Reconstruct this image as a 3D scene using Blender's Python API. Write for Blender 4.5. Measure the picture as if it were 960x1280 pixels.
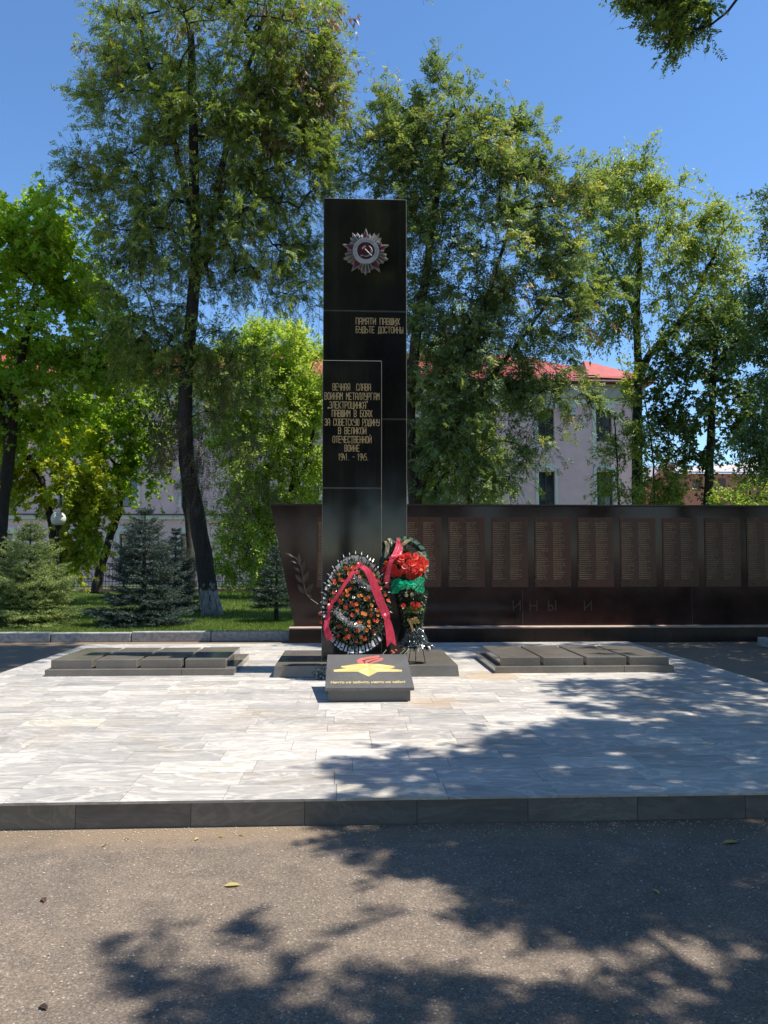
import bpy, bmesh, math, random
import numpy as np
from mathutils import Vector, Matrix, Quaternion
C = bpy.context.scene.collection
for o in list(bpy.data.objects): bpy.data.objects.remove(o)
random.seed(7); RS = np.random.RandomState(11)
R = math.radians
sc = bpy.context.scene
# ------------------------------------------------------------------ camera, sky, sun, exposure
YAW, PIT, EYE, FPX = 2.75, 3.26, 1.6, 1000.0
cd = bpy.data.cameras.new('camera'); cam = bpy.data.objects.new('camera', cd); C.objects.link(cam)
cam.location = (0, 0, EYE); cam.rotation_euler = (R(90 + PIT), 0, R(-YAW))
cd.sensor_fit = 'VERTICAL'; cd.sensor_height = 36; cd.sensor_width = 27; cd.lens = FPX / 1280 * 36
cd.clip_start = .05; cd.clip_end = 3000
sc.camera = cam
SUN_EL, SUN_AZ = 63.0, -3.0            # azimuth counted from +X towards +Y
SUN = Vector((math.cos(R(SUN_EL)) * math.cos(R(SUN_AZ)), math.cos(R(SUN_EL)) * math.sin(R(SUN_AZ)), math.sin(R(SUN_EL))))
w = bpy.data.worlds.new('World'); sc.world = w; w.use_nodes = True
nt = w.node_tree; bg = nt.nodes['Background']; sky = nt.nodes.new('ShaderNodeTexSky')
sky.sky_type = 'NISHITA'; sky.sun_disc = False; sky.sun_elevation = R(SUN_EL); sky.sun_rotation = R(90 - SUN_AZ)
sky.altitude = 700; sky.air_density = 1.0; sky.dust_density = .08; sky.ozone_density = 4.6
hs_ = nt.nodes.new('ShaderNodeHueSaturation'); hs_.inputs['Saturation'].default_value = 1.1
nt.links.new(sky.outputs[0], hs_.inputs['Color']); nt.links.new(hs_.outputs[0], bg.inputs[0]); bg.inputs[1].default_value = .15
sl = bpy.data.lights.new('sun', 'SUN'); sl.energy = 5.0; sl.angle = R(.53); sl.color = (1, .93, .82)
so = bpy.data.objects.new('sun', sl); C.objects.link(so); so.rotation_euler = SUN.to_track_quat('Z', 'Y').to_euler(); so.location = (20, -5, 40)
sc.view_settings.view_transform = 'Standard'; sc.view_settings.look = 'None'; sc.view_settings.exposure = .5; sc.view_settings.gamma = 1
sc.view_settings.use_curve_mapping = False
cy = sc.cycles
try:
    cy.max_bounces = 10; cy.diffuse_bounces = 5; cy.glossy_bounces = 3; cy.transmission_bounces = 6; cy.transparent_max_bounces = 6
    cy.caustics_reflective = False; cy.caustics_refractive = False; cy.sample_clamp_indirect = 6
    cy.use_denoising = True
except Exception as e: print(e)

# ------------------------------------------------------------------ measuring helper: a picture point at depth Y, as a place in the world
_y, _p = R(YAW), R(PIT)
_f = np.array([math.sin(_y) * math.cos(_p), math.cos(_y) * math.cos(_p), math.sin(_p)])
_r = np.array([math.cos(_y), -math.sin(_y), 0]); _u = np.cross(_r, _f)
def at(x, y, Y):
    d = _f + _r * (x - 480) / FPX - _u * (y - 640) / FPX
    return Vector(np.array([0, 0, EYE]) + d * Y / d[1])
def proj(P):
    v = np.asarray(P) - np.array([0, 0, EYE]); k = v @ _f
    return np.stack([480 + FPX * (v @ _r) / k, 640 - FPX * (v @ _u) / k, k], -1)

# ------------------------------------------------------------------ object helpers
class MB:
    def __init__(s): s.v = []; s.f = []; s.m = []
    def face(s, pts, m=0):
        n = len(s.v); s.v += [tuple(p) for p in pts]; s.f.append(tuple(range(n, n + len(pts)))); s.m.append(m); return s
    def raw(s, V, F, m=0):
        n = len(s.v); s.v += [tuple(p) for p in V]; s.f += [tuple(i + n for i in f) for f in F]; s.m += [m] * len(F); return s
    def box(s, x0, x1, y0, y1, z0, z1, m=0):
        V = [(x0,y0,z0),(x1,y0,z0),(x1,y1,z0),(x0,y1,z0),(x0,y0,z1),(x1,y0,z1),(x1,y1,z1),(x0,y1,z1)]
        return s.raw(V, [(0,3,2,1),(4,5,6,7),(0,1,5,4),(1,2,6,5),(2,3,7,6),(3,0,4,7)], m)
    def hexa(s, bot, top, m=0):      # bottom quad + top quad, both ccw seen from above
        return s.raw(list(bot) + list(top), [(0,3,2,1),(4,5,6,7),(0,1,5,4),(1,2,6,5),(2,3,7,6),(3,0,4,7)], m)
    def prism(s, poly, dvec, m=0):   # planar polygon swept along dvec
        n = len(poly); a = [Vector(p) for p in poly]; d = Vector(dvec); b = [p + d for p in a]
        F = [tuple(range(n)), tuple(range(2*n-1, n-1, -1))] + [(i, n+i, n+(i+1)%n, (i+1)%n) for i in range(n)]
        return s.raw(a + b, F, m)
    def tube(s, pts, rad, n=8, m=0, cap=True):
        P = [Vector(p) for p in pts]
        if not hasattr(rad, '__len__'): rad = [rad] * len(P)
        V = []; ref = None
        for i, p in enumerate(P):
            t = (P[min(i+1, len(P)-1)] - P[max(i-1, 0)])
            t = t.normalized() if t.length > 1e-9 else Vector((0,0,1))
            if ref is None: ref = t.orthogonal().normalized()
            ref = (ref - t * ref.dot(t)).normalized(); q = t.cross(ref)
            for k in range(n):
                a = 2*math.pi*k/n; V.append(p + (ref*math.cos(a) + q*math.sin(a)) * rad[i])
        F = [(i*n+k, i*n+(k+1)%n, (i+1)*n+(k+1)%n, (i+1)*n+k) for i in range(len(P)-1) for k in range(n)]
        if cap: F += [tuple(range(n-1,-1,-1)), tuple(range((len(P)-1)*n, len(P)*n))]
        return s.raw(V, F, m)
    def lathe(s, prof, c=(0,0,0), n=24, m=0):
        V = []; c = Vector(c)
        for r_, z in prof:
            for k in range(n):
                a = 2*math.pi*k/n; V.append(c + Vector((r_*math.cos(a), r_*math.sin(a), z)))
        F = [(i*n+k, i*n+(k+1)%n, (i+1)*n+(k+1)%n, (i+1)*n+k) for i in range(len(prof)-1) for k in range(n)]
        return s.raw(V, F, m)
    def build(s, name, mat, parent=None, smooth=False, bevel=0, bm_mat=-1, seg=2):
        me = bpy.data.meshes.new(name); me.from_pydata(s.v, [], s.f)
        for mm in (mat if isinstance(mat, (list, tuple)) else [mat]): me.materials.append(mm)
        me.polygons.foreach_set('material_index', s.m)
        if smooth: me.polygons.foreach_set('use_smooth', [True]*len(s.f))
        me.update()
        o = bpy.data.objects.new(name, me); C.objects.link(o)
        if parent: o.parent = parent; o.matrix_parent_inverse = Matrix.Translation(-parent.location) if parent.type == 'EMPTY' or parent.location.length else Matrix()
        if bevel:
            b = o.modifiers.new('edge', 'BEVEL'); b.width = bevel; b.segments = seg; b.limit_method = 'ANGLE'; b.angle_limit = R(40)
            if bm_mat >= 0: b.material = bm_mat
        return o
def quads(name, V, rnd, mat, parent=None):
    V = np.asarray(V, np.float32); n = len(V)
    me = bpy.data.meshes.new(name); me.vertices.add(4*n); me.vertices.foreach_set('co', V.ravel())
    me.loops.add(4*n); me.loops.foreach_set('vertex_index', np.arange(4*n, dtype=np.int32))
    me.polygons.add(n); me.polygons.foreach_set('loop_start', np.arange(0, 4*n, 4, dtype=np.int32))
    me.update(calc_edges=True)
    a = me.attributes.new('rnd', 'FLOAT', 'FACE'); a.data.foreach_set('value', np.asarray(rnd, np.float32))
    me.materials.append(mat)
    o = bpy.data.objects.new(name, me); C.objects.link(o)
    if parent: o.parent = parent; o.matrix_parent_inverse = Matrix.Translation(-parent.location)
    return o
def tag(o, label=None, cat=None, group=None, kind=None):
    if label: o['label'] = label
    if cat: o['category'] = cat
    if group: o['group'] = group
    if kind: o['kind'] = kind
    return o
def thing(name, loc, label, cat, group=None):
    o = bpy.data.objects.new(name, None); o.empty_display_size = .2; C.objects.link(o); o.location = loc
    return tag(o, label, cat, group)

# ------------------------------------------------------------------ materials
def newmat(name):
    m = bpy.data.materials.new(name); m.use_nodes = True; n = m.node_tree
    return m, n, n.nodes, n.links, n.nodes['Principled BSDF']
def nz(N, L, scale, detail=4, rough=.55, vec=None, dist=0):
    t = N.new('ShaderNodeTexNoise'); t.inputs['Scale'].default_value = scale; t.inputs['Detail'].default_value = detail
    t.inputs['Roughness'].default_value = rough; t.inputs['Distortion'].default_value = dist
    if vec is not None: L.new(vec, t.inputs['Vector'])
    return t
def ramp(N, L, fac, stops, interp='LINEAR'):
    r = N.new('ShaderNodeValToRGB'); e = r.color_ramp.elements; r.color_ramp.interpolation = interp
    while len(e) > 1: e.remove(e[-1])
    e[0].position = stops[0][0]; e[0].color = (*stops[0][1], 1)
    for p, c in stops[1:]:
        k = e.new(p); k.color = (*c, 1)
    L.new(fac, r.inputs[0]); return r
def mixc(N, L, fac, a, b, mode='MIX'):
    m = N.new('ShaderNodeMix'); m.data_type = 'RGBA'; m.blend_type = mode
    for sock, val in ((m.inputs[0], fac), (m.inputs[6], a), (m.inputs[7], b)):
        if isinstance(val, (int, float)): sock.default_value = val
        elif isinstance(val, tuple): sock.default_value = (*val, 1)
        else: L.new(val, sock)
    return m.outputs[2]
def pos(N):
    return N.new('ShaderNodeNewGeometry').outputs['Position']
def bump(N, L, p, h, strength=.3, dist=.01):
    b = N.new('ShaderNodeBump'); b.inputs['Strength'].default_value = strength; b.inputs['Distance'].default_value = dist
    L.new(h, b.inputs['Height']); L.new(b.outputs[0], p.inputs['Normal'])
def simple(name, col, rough=.6, metal=0, var=.25, scale=8, spec=.5, bumpy=0, vscale=None):
    m, n, N, L, p = newmat(name); v = pos(N)
    t = nz(N, L, scale, 5, .6, v)
    a = tuple(c*(1-var) for c in col); b = tuple(min(1, c*(1+var)) for c in col)
    r = ramp(N, L, t.outputs[0], [(.3, a), (.7, b)]); L.new(r.outputs[0], p.inputs['Base Color'])
    p.inputs['Roughness'].default_value = rough; p.inputs['Metallic'].default_value = metal; p.inputs['Specular IOR Level'].default_value = spec
    if bumpy: bump(N, L, p, t.outputs[0], bumpy, .01)
    return m
def granite(name, base, fleck, rough=.12, fscale=260, spec=.5, cloud=.25, rvar=.08):
    m, n, N, L, p = newmat(name); v = pos(N)
    t = nz(N, L, fscale, 2, .6, v); r = ramp(N, L, t.outputs[0], [(.42, base), (.62, fleck)])
    c = nz(N, L, 1.7, 5, .6, v); cr = ramp(N, L, c.outputs[0], [(.3, (1-cloud,)*3), (.7, (1+cloud,)*3)])
    L.new(mixc(N, L, 1.0, r.outputs[0], cr.outputs[0], 'MULTIPLY'), p.inputs['Base Color'])
    mp = N.new('ShaderNodeMapRange'); mp.inputs[3].default_value = max(.02, rough-rvar); mp.inputs[4].default_value = rough+rvar
    L.new(c.outputs[0], mp.inputs[0]); L.new(mp.outputs[0], p.inputs['Roughness']); p.inputs['Specular IOR Level'].default_value = spec
    return m
def leafmat(name, stops, trans=.45, tint=(1.25, 1.2, .5), gloss=.045, grough=.5):
    m, n, N, L, p = newmat(name); N.remove(p); out = N['Material Output']
    a = N.new('ShaderNodeAttribute'); a.attribute_name = 'rnd'
    r = ramp(N, L, a.outputs['Fac'], stops)
    d = N.new('ShaderNodeBsdfDiffuse'); t = N.new('ShaderNodeBsdfTranslucent'); g = N.new('ShaderNodeBsdfGlossy'); g.inputs['Roughness'].default_value = grough
    g.inputs['Color'].default_value = (.8, .85, .9, 1)
    L.new(r.outputs[0], d.inputs[0]); L.new(mixc(N, L, 1.0, r.outputs[0], tint, 'MULTIPLY'), t.inputs[0])
    m1 = N.new('ShaderNodeMixShader'); m1.inputs[0].default_value = trans; L.new(d.outputs[0], m1.inputs[1]); L.new(t.outputs[0], m1.inputs[2])
    m2 = N.new('ShaderNodeMixShader'); m2.inputs[0].default_value = gloss; L.new(m1.outputs[0], m2.inputs[1]); L.new(g.outputs[0], m2.inputs[2])
    L.new(m2.outputs[0], out.inputs[0]); return m
def barkmat(name, col, white=0):
    m, n, N, L, p = newmat(name); v = pos(N)
    mp = N.new('ShaderNodeMapping'); mp.inputs['Scale'].default_value = (14, 14, 2.2); L.new(v, mp.inputs[0])
    t = nz(N, L, 1.6, 6, .7, mp.outputs[0], .6)
    r = ramp(N, L, t.outputs[0], [(.3, tuple(c*.35 for c in col)), (.65, tuple(c*1.5 for c in col))])
    colr = r.outputs[0]
    if white:
        s = N.new('ShaderNodeSeparateXYZ'); L.new(v, s.inputs[0])
        k = nz(N, L, 9, 4, .6, v); ad = N.new('ShaderNodeMath'); ad.operation = 'MULTIPLY_ADD'; ad.inputs[1].default_value = .9; L.new(k.outputs[0], ad.inputs[0]); L.new(s.outputs[2], ad.inputs[2]); dv = N.new('ShaderNodeMath'); dv.operation = 'DIVIDE'; dv.inputs[1].default_value = 4.0; L.new(ad.outputs[0], dv.inputs[0]); ad = dv
        rr = ramp(N, L, ad.outputs[0], [(white/4, (1,1,1)), (white/4+.03, (0,0,0))])
        wear = ramp(N, L, t.outputs[0], [(.34, (0,0,0)), (.52, (1,1,1))])
        fac = mixc(N, L, 1.0, rr.outputs[0], wear.outputs[0], 'MULTIPLY')
        colr = mixc(N, L, fac, colr, (.34, .33, .31))
    L.new(colr, p.inputs['Base Color']); p.inputs['Roughness'].default_value = .9
    bump(N, L, p, t.outputs[0], .9, .03); return m

def marble_tiles(name, dark=1.0, stain=True):
    m, n, N, L, p = newmat(name)
    uv = N.new('ShaderNodeUVMap').outputs[0]; v = pos(N)
    at_ = N.new('ShaderNodeAttribute'); at_.attribute_name = 'rnd'
    w1 = nz(N, L, .95, 6, .58, uv, 2.0); w2 = nz(N, L, 3.4, 7, .66, uv, 2.6)
    base = ramp(N, L, at_.outputs['Fac'], [(0, (.42*dark, .400*dark, .378*dark)), (.45, (.50*dark, .470*dark, .438*dark)), (.8, (.575*dark, .54*dark, .495*dark)), (.95, (.56*dark, .535*dark, .49*dark)), (1, (.58*dark, .535*dark, .455*dark))])
    vein = ramp(N, L, w1.outputs[0], [(.34, (.60, .62, .65)), (.44, (1.0, 1.0, 1.0)), (.48, (.72, .74, .77)), (.52, (1.42, 1.40, 1.35)), (.58, (.82, .83, .85)), (.68, (1.0, .99, .98)), (.74, (.74, .75, .78))])
    v2 = ramp(N, L, w2.outputs[0], [(.38, (.84, .85, .87)), (.5, (1, 1, 1)), (.62, (1.16, 1.15, 1.12))])
    fg = .72 if stain else .45
    c = mixc(N, L, fg, base.outputs[0], vein.outputs[0], 'MULTIPLY'); c = mixc(N, L, fg, c, v2.outputs[0], 'MULTIPLY')
    dirt = nz(N, L, .9, 6, .7, v); dr = ramp(N, L, dirt.outputs[0], [(.52, (1, 1, 1)), (.72, (.86, .80, .70))])
    c = mixc(N, L, 1.0, c, dr.outputs[0], 'MULTIPLY')
    if stain:
        for (sx, sy, rad) in ((1.75, 9.75, .5), (.85, 8.05, .4)):
            d = N.new('ShaderNodeVectorMath'); d.operation = 'DISTANCE'; d.inputs[1].default_value = (sx, sy, .16); L.new(v, d.inputs[0])
            s1 = N.new('ShaderNodeMath'); s1.operation = 'MULTIPLY_ADD'; s1.inputs[1].default_value = -1.1; L.new(dirt.outputs[0], s1.inputs[0]); s1.inputs[2].default_value = .55
            s2 = N.new('ShaderNodeMath'); L.new(d.outputs['Value'], s2.inputs[0]); L.new(s1.outputs[0], s2.inputs[1])
            q = ramp(N, L, s2.outputs[0], [(rad*.3, (.55,)*3), (rad, (0,)*3)]); c = mixc(N, L, q.outputs[0], c, (.50, .36, .22))
    L.new(c, p.inputs['Base Color']); p.inputs['Roughness'].default_value = .42; p.inputs['Specular IOR Level'].default_value = .35
    bump(N, L, p, w2.outputs[0], .05, .004); return m

def asphalt():
    m, n, N, L, p = newmat('asphalt'); v = pos(N)
    big = nz(N, L, .7, 6, .65, v); mid = nz(N, L, 7, 6, .7, v); fine = nz(N, L, 90, 3, .7, v)
    vo = N.new('ShaderNodeTexVoronoi'); vo.inputs['Scale'].default_value = 85; L.new(v, vo.inputs['Vector'])
    vo2 = N.new('ShaderNodeTexVoronoi'); vo2.inputs['Scale'].default_value = 34; L.new(v, vo2.inputs['Vector'])
    c = ramp(N, L, big.outputs[0], [(.3, (.166, .138, .114)), (.7, (.240, .196, .158))]).outputs[0]
    c = mixc(N, L, 1.0, c, ramp(N, L, mid.outputs[0], [(.3, (.80, .80, .81)), (.7, (1.18, 1.16, 1.12))]).outputs[0], 'MULTIPLY')
    c = mixc(N, L, 1.0, c, ramp(N, L, fine.outputs[0], [(.3, (.55, .55, .56)), (.7, (1.35, 1.33, 1.3))]).outputs[0], 'MULTIPLY')
    def cells(scale):
        q = N.new('ShaderNodeTexVoronoi'); q.inputs['Scale'].default_value = scale; L.new(v, q.inputs['Vector']); sc_ = N.new('ShaderNodeSeparateColor'); L.new(q.outputs['Color'], sc_.inputs[0]); return q, sc_.outputs[0]
    q1, r1 = cells(150); q2, r2 = cells(82); q3, r3 = cells(47)
    c = mixc(N, L, 1.0, c, ramp(N, L, r1, [(0, (.76, .76, .77)), (.5, (.97, .97, .97)), (.85, (1.12, 1.12, 1.11)), (1, (1.4, 1.39, 1.36))]).outputs[0], 'MULTIPLY')
    c = mixc(N, L, 1.0, c, ramp(N, L, r2, [(0, (.84, .84, .85)), (.6, (1, 1, 1)), (1, (1.12, 1.12, 1.10))]).outputs[0], 'MULTIPLY')
    for q, r, lo, dd, amt, col in ((q2, r2, .945, .42, .6, (.46, .42, .36)), (q3, r3, .975, .32, .7, (.50, .45, .39))):
        k_ = mixc(N, L, 1.0, ramp(N, L, r, [(lo, (0,0,0)), (lo+.02, (amt,)*3)]).outputs[0], ramp(N, L, q.outputs['Distance'], [(dd-.08, (1,1,1)), (dd, (0,0,0))]).outputs[0], 'MULTIPLY'); c = mixc(N, L, k_, c, col)
    g2 = q2
    sx = N.new('ShaderNodeSeparateXYZ'); L.new(v, sx.inputs[0])          # dust swept against the marble step
    k = N.new('ShaderNodeMath'); k.operation = 'MULTIPLY_ADD'; k.inputs[1].default_value = .5; L.new(mid.outputs[0], k.inputs[0]); L.new(sx.outputs[1], k.inputs[2])
    dust = ramp(N, L, k.outputs[0], [(.0, (0,0,0)), (1.0, (0,0,0))])
    mr = N.new('ShaderNodeMapRange'); mr.inputs[1].default_value = 4.72; mr.inputs[2].default_value = 5.02; mr.inputs[4].default_value = .75; L.new(k.outputs[0], mr.inputs[0])
    c = mixc(N, L, mr.outputs[0], c, (.25, .185, .125))
    L.new(c, p.inputs['Base Color']); p.inputs['Roughness'].default_value = .85; p.inputs['Specular IOR Level'].default_value = .3
    pt = nz(N, L, .38, 5, .62, v, .7)
    c = mixc(N, L, 1.0, c, ramp(N, L, pt.outputs[0], [(.36, (.80, .81, .83)), (.5, (1, 1, 1)), (.64, (1.08, 1.06, 1.03))]).outputs[0], 'MULTIPLY'); L.new(c, p.inputs['Base Color'])
    add = N.new('ShaderNodeMath'); L.new(fine.outputs[0], add.inputs[0]); L.new(vo.outputs['Distance'], add.inputs[1])
    ad2 = N.new('ShaderNodeMath'); L.new(add.outputs[0], ad2.inputs[0]); L.new(g2.outputs['Distance'], ad2.inputs[1]); bump(N, L, p, ad2.outputs[0], .35, .005); return m

M = {}
M['asphalt'] = asphalt()
M['marble'] = marble_tiles('white_marble_tiles'); M['grey_marble'] = marble_tiles('dark_grey_marble', .36, False)
M['grout'] = simple('grout', (.16, .15, .14), .9)
M['black_granite'] = granite('polished_black_granite', (.007, .0075, .008), (.018, .018, .018), .07, 300, .5, .3, .05)
m = M['black_granite']; N, L, p = m.node_tree.nodes, m.node_tree.links, m.node_tree.nodes['Principled BSDF']
mp_ = N.new('ShaderNodeMapping'); mp_.inputs['Scale'].default_value = (9, 9, .35); L.new(pos(N), mp_.inputs[0]); sk_ = nz(N, L, 1, 6, .65, mp_.outputs[0]); old = p.inputs['Base Color'].links[0].from_socket
L.new(mixc(N, L, ramp(N, L, sk_.outputs[0], [(.5, (0,0,0)), (.78, (.5,.5,.5))]).outputs[0], old, (.035, .034, .031)), p.inputs['Base Color'])
M['arris'] = simple('sawn_granite_edge', (.13, .125, .12), .7)
M['grey_granite'] = granite('grey_granite', (.14, .128, .11), (.28, .255, .22), .13, 240, .5, .22)
M['plaque_granite'] = granite('speckled_dark_granite', (.060, .061, .063), (.20, .20, .20), .38, 210, .4, .15)
M['red_granite'] = granite('dark_red_granite', (.017, .0085, .0075), (.058, .03, .026), .10, 150, .3, .45, .06)
M['red_granite_base'] = granite('dark_red_granite_base', (.012, .0075, .007), (.04, .024, .021), .25, 150, .5, .4)
M['ledge'] = simple('sunlit_ledge_stone', (.46, .35, .29), .6, 0, .2, 6)  # pale tone paints the sun's bright line on the ledge top
M['tablet'] = granite('brown_red_tablet', (.060, .023, .014), (.085, .034, .021), .28, 260, .45, .3)
M['gold_text'] = simple('gilt_letters', (.56, .43, .21), .5, .1, .12)
M['dull_gold'] = simple('worn_gilt', (.31, .22, .12), .7, .05, .25)
M['gold_a'] = simple('gold_paint_light', (.72, .58, .24), .5, 0, .06)
M['gold_b'] = simple('gold_paint_deep', (.60, .46, .17), .5, 0, .06)
M['flame'] = simple('flame_red_paint', (.52, .15, .12), .5, 0, .08)
M['flame_dark'] = simple('flame_outline', (.10, .045, .04), .6, 0, .1)
M['laurel'] = simple('bronze_relief', (.055, .038, .024), .45, .2, .3)
M['faint'] = simple('letter_scar', (.036, .027, .023), .5, 0, .2)
M['silver'] = simple('aluminium_rays', (.40, .40, .40), .4, .4, .12, 30)
M['ring'] = simple('pale_enamel', (.42, .46, .44), .5, .1, .06)
M['star_red'] = simple('dark_red_enamel', (.10, .012, .02), .35, 0, .15)
M['star_edge'] = simple('star_metal_rim', (.30, .285, .27), .6, .3, .1)
M['kerb'] = simple('old_kerb', (.34, .34, .33), .9, 0, .35, 14, .3, .5)
M['lawn'] = simple('lawn_soil', (.055, .085, .022), .95, 0, .5, 3)
M['pink'] = simple('pink_plaster', (.88, .555, .515), .9, 0, .10, 1.2, .2)
M['white_trim'] = simple('white_trim', (.74, .69, .61), .8, 0, .06)
M['cornice'] = simple('beige_cornice', (.46, .41, .36), .85, 0, .08)
M['roof'] = simple('red_metal_roof', (.40, .075, .055), .5, .1, .12, 2)
M['gutter'] = simple('brown_gutter', (.10, .035, .03), .5)
M['frame_brown'] = simple('brown_window_frame', (.085, .05, .035), .5)
M['iron'] = simple('black_iron', (.025, .024, .024), .5, .3)
M['brick_base'] = simple('pink_brick_base', (.30, .17, .13), .9)
M['globe'] = simple('milk_glass_globe', (.74, .74, .72), .3, 0, .03)
M['ac'] = simple('off_white_casing', (.62, .62, .60), .5)
M['dark_plastic'] = simple('dark_grille', (.05, .05, .05), .5)
M['warehouse'] = simple('orange_brown_plaster', (.40, .20, .125), .9, 0, .15, .7)
M['sheet'] = simple('grey_sheet_roof', (.52, .47, .44), .6, 0, .12, 2)
m, n, N, L, p = newmat('window_glass'); p.inputs['Base Color'].default_value = (.035, .045, .05, 1); p.inputs['Roughness'].default_value = .04; p.inputs['Specular IOR Level'].default_value = .8
t = nz(N, L, .6, 3, .5, pos(N)); L.new(ramp(N, L, t.outputs[0], [(.35, (.02, .025, .03)), (.7, (.11, .12, .13))]).outputs[0], p.inputs['Base Color']); M['glass'] = m
M['bark_dark'] = barkmat('dark_bark', (.032, .026, .021)); M['bark_white'] = barkmat('whitewashed_bark', (.034, .028, .022), 1.2)
M['bark'] = barkmat('grey_brown_bark', (.055, .043, .034))
M['locust'] = leafmat('locust_leaves', [(0, (0.145, 0.230, 0.060)), (.5, (0.265, 0.367, 0.090)), (.85, (0.397, 0.475, 0.108)), (1, (0.600, 0.557, 0.152))], .42)
M['locust_blue'] = leafmat('acacia_leaves', [(0, (0.136, 0.217, 0.090)), (.5, (0.242, 0.340, 0.131)), (.85, (0.391, 0.456, 0.155)), (1, (0.576, 0.547, 0.214))], .40)
M['pods'] = leafmat('dry_seed_pods', [(0, (0.330, 0.184, 0.095)), (1, (0.600, 0.465, 0.237))], .2, (1, .9, .7))
M['maple'] = leafmat('bright_maple_leaves', [(0, (0.210, 0.378, 0.052)), (.5, (0.364, 0.551, 0.070)), (1, (0.513, 0.551, 0.112))], .55, (1.35, 1.3, .35), .02)
M['maple_autumn'] = leafmat('turning_maple_leaves', [(0, (0.224, 0.336, 0.029)), (.6, (0.499, 0.576, 0.061)), (.85, (0.600, 0.600, 0.092)), (1, (0.600, 0.457, 0.122))], .5, (1.3, 1.2, .5), .02)
M['lime'] = leafmat('yellow_green_leaves', [(0, (0.254, 0.393, 0.092)), (.5, (0.448, 0.598, 0.136)), (1, (0.516, 0.600, 0.256))], .55, (1.35, 1.25, .4), .02)
M['ash'] = leafmat('ash_leaves', [(0, (0.185, 0.274, 0.071)), (.5, (0.338, 0.434, 0.094)), (1, (0.600, 0.600, 0.167))], .48)
M['dark_maple'] = leafmat('dark_maple_leaves', [(0, (0.071, 0.130, 0.032)), (.6, (0.143, 0.221, 0.047)), (.93, (0.249, 0.292, 0.070)), (1, (0.600, 0.454, 0.118))], .3, (1.1, 1.1, .6), .03)
M['blue_ash'] = leafmat('deep_green_leaves', [(0, (0.081, 0.159, 0.054)), (.6, (0.154, 0.246, 0.076)), (1, (0.281, 0.344, 0.100))], .4)
M['withered'] = leafmat('withered_leaves', [(0, (0.101, 0.094, 0.051)), (1, (0.254, 0.195, 0.111))], .35, (1, .95, .7))
M['spruce_pale'] = leafmat('pale_spruce_needles', [(0, (0.113, 0.170, 0.053)), (.6, (0.242, 0.316, 0.092)), (1, (0.454, 0.505, 0.173))], .25, (1.1, 1.15, .6), .04)
M['spruce_blue'] = leafmat('blue_spruce_needles', [(0, (0.030, 0.054, 0.041)), (.6, (0.063, 0.099, 0.075)), (1, (0.128, 0.172, 0.135))], .2, (1.1, 1.15, .8), .04)
M['grass'] = leafmat('grass_blades', [(0, (0.090, 0.162, 0.028)), (.6, (0.169, 0.265, 0.044)), (1, (0.337, 0.361, 0.099))], .4, (1.2, 1.2, .5), .03)
M['w_green'] = leafmat('artificial_leaves', [(0, (0.025, 0.042, 0.020)), (.7, (0.049, 0.084, 0.031)), (.93, (0.084, 0.140, 0.042)), (1, (0.252, 0.364, 0.070))], .2, (1.1, 1.1, .6), .10, .3)
M['tinsel'] = leafmat('silver_tinsel', [(0, (.05, .055, .055)), (.5, (.28, .29, .28)), (1, (.78, .78, .74))], .1, (1, 1, 1), .3, .25)
M['tinsel_dark'] = leafmat('grey_green_tinsel', [(0, (.025, .045, .042)), (.6, (.07, .10, .095)), (1, (.30, .36, .34))], .15, (1, 1, 1), .25, .25)
M['spike_dark'] = simple('black_foil', (.012, .012, .013), .25, .2, .1)
M['spike_white'] = simple('silver_white_foil', (.70, .70, .67), .3, .25, .08)
def satin(name, col, tr=.25, rough=.35):
    m, n, N, L, p = newmat(name); out = N['Material Output']; v = pos(N)
    t = nz(N, L, 18, 3, .5, v); r = ramp(N, L, t.outputs[0], [(.3, tuple(c*.8 for c in col)), (.7, tuple(min(1, c*1.12) for c in col))])
    L.new(r.outputs[0], p.inputs['Base Color']); p.inputs['Roughness'].default_value = rough; p.inputs['Sheen Weight'].default_value = .3
    T = N.new('ShaderNodeBsdfTranslucent'); L.new(r.outputs[0], T.inputs[0]); mx = N.new('ShaderNodeMixShader'); mx.inputs[0].default_value = tr
    L.new(p.outputs[0], mx.inputs[1]); L.new(T.outputs[0], mx.inputs[2]); L.new(mx.outputs[0], out.inputs[0])
    return m
M['ribbon'] = satin('crimson_satin', (.78, .055, .11)); M['ribbon_green'] = satin('dark_green_satin', (.008, .050, .022), .15); M['tulle'] = satin('emerald_tulle', (.0, .52, .27), .4, .4)
M['gold_bow'] = satin('gold_foil', (.55, .38, .12), .1, .25)
M['petal_orange'] = satin('orange_petals', (.84, .17, .03), .3, .5); M['petal_deep'] = satin('red_orange_petals', (.70, .10, .03), .3, .5)
M['petal_red'] = satin('scarlet_petals', (.95, .06, .035), .4, .5); M['petal_cream'] = satin('cream_petals', (.72, .62, .36), .3, .5); M['petal_pink'] = satin('pink_petals', (.70, .22, .20), .3, .5)
M['petal_yellow'] = satin('amber_petals', (.88, .33, .05), .3, .5)
M['wire'] = simple('wire', (.03, .03, .03), .5, .5)
M['dead_yellow'] = leafmat('fallen_yellow_leaf', [(0, (.42, .33, .10)), (1, (.55, .45, .16))], .2, (1, 1, .8)); M['dead_brown'] = leafmat('fallen_brown_leaf', [(0, (.05, .035, .025)), (1, (.16, .085, .045))], .1, (1, 1, .8))

# ================================================================== THE SETTING
PZ = .16                                   # top of the marble platform
g = MB(); S = 900
g.face([(-S,-S,0),(S,-S,0),(S,S,0),(-S,S,0)]); tag(g.build('ground', M['asphalt']), kind='structure')
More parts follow.
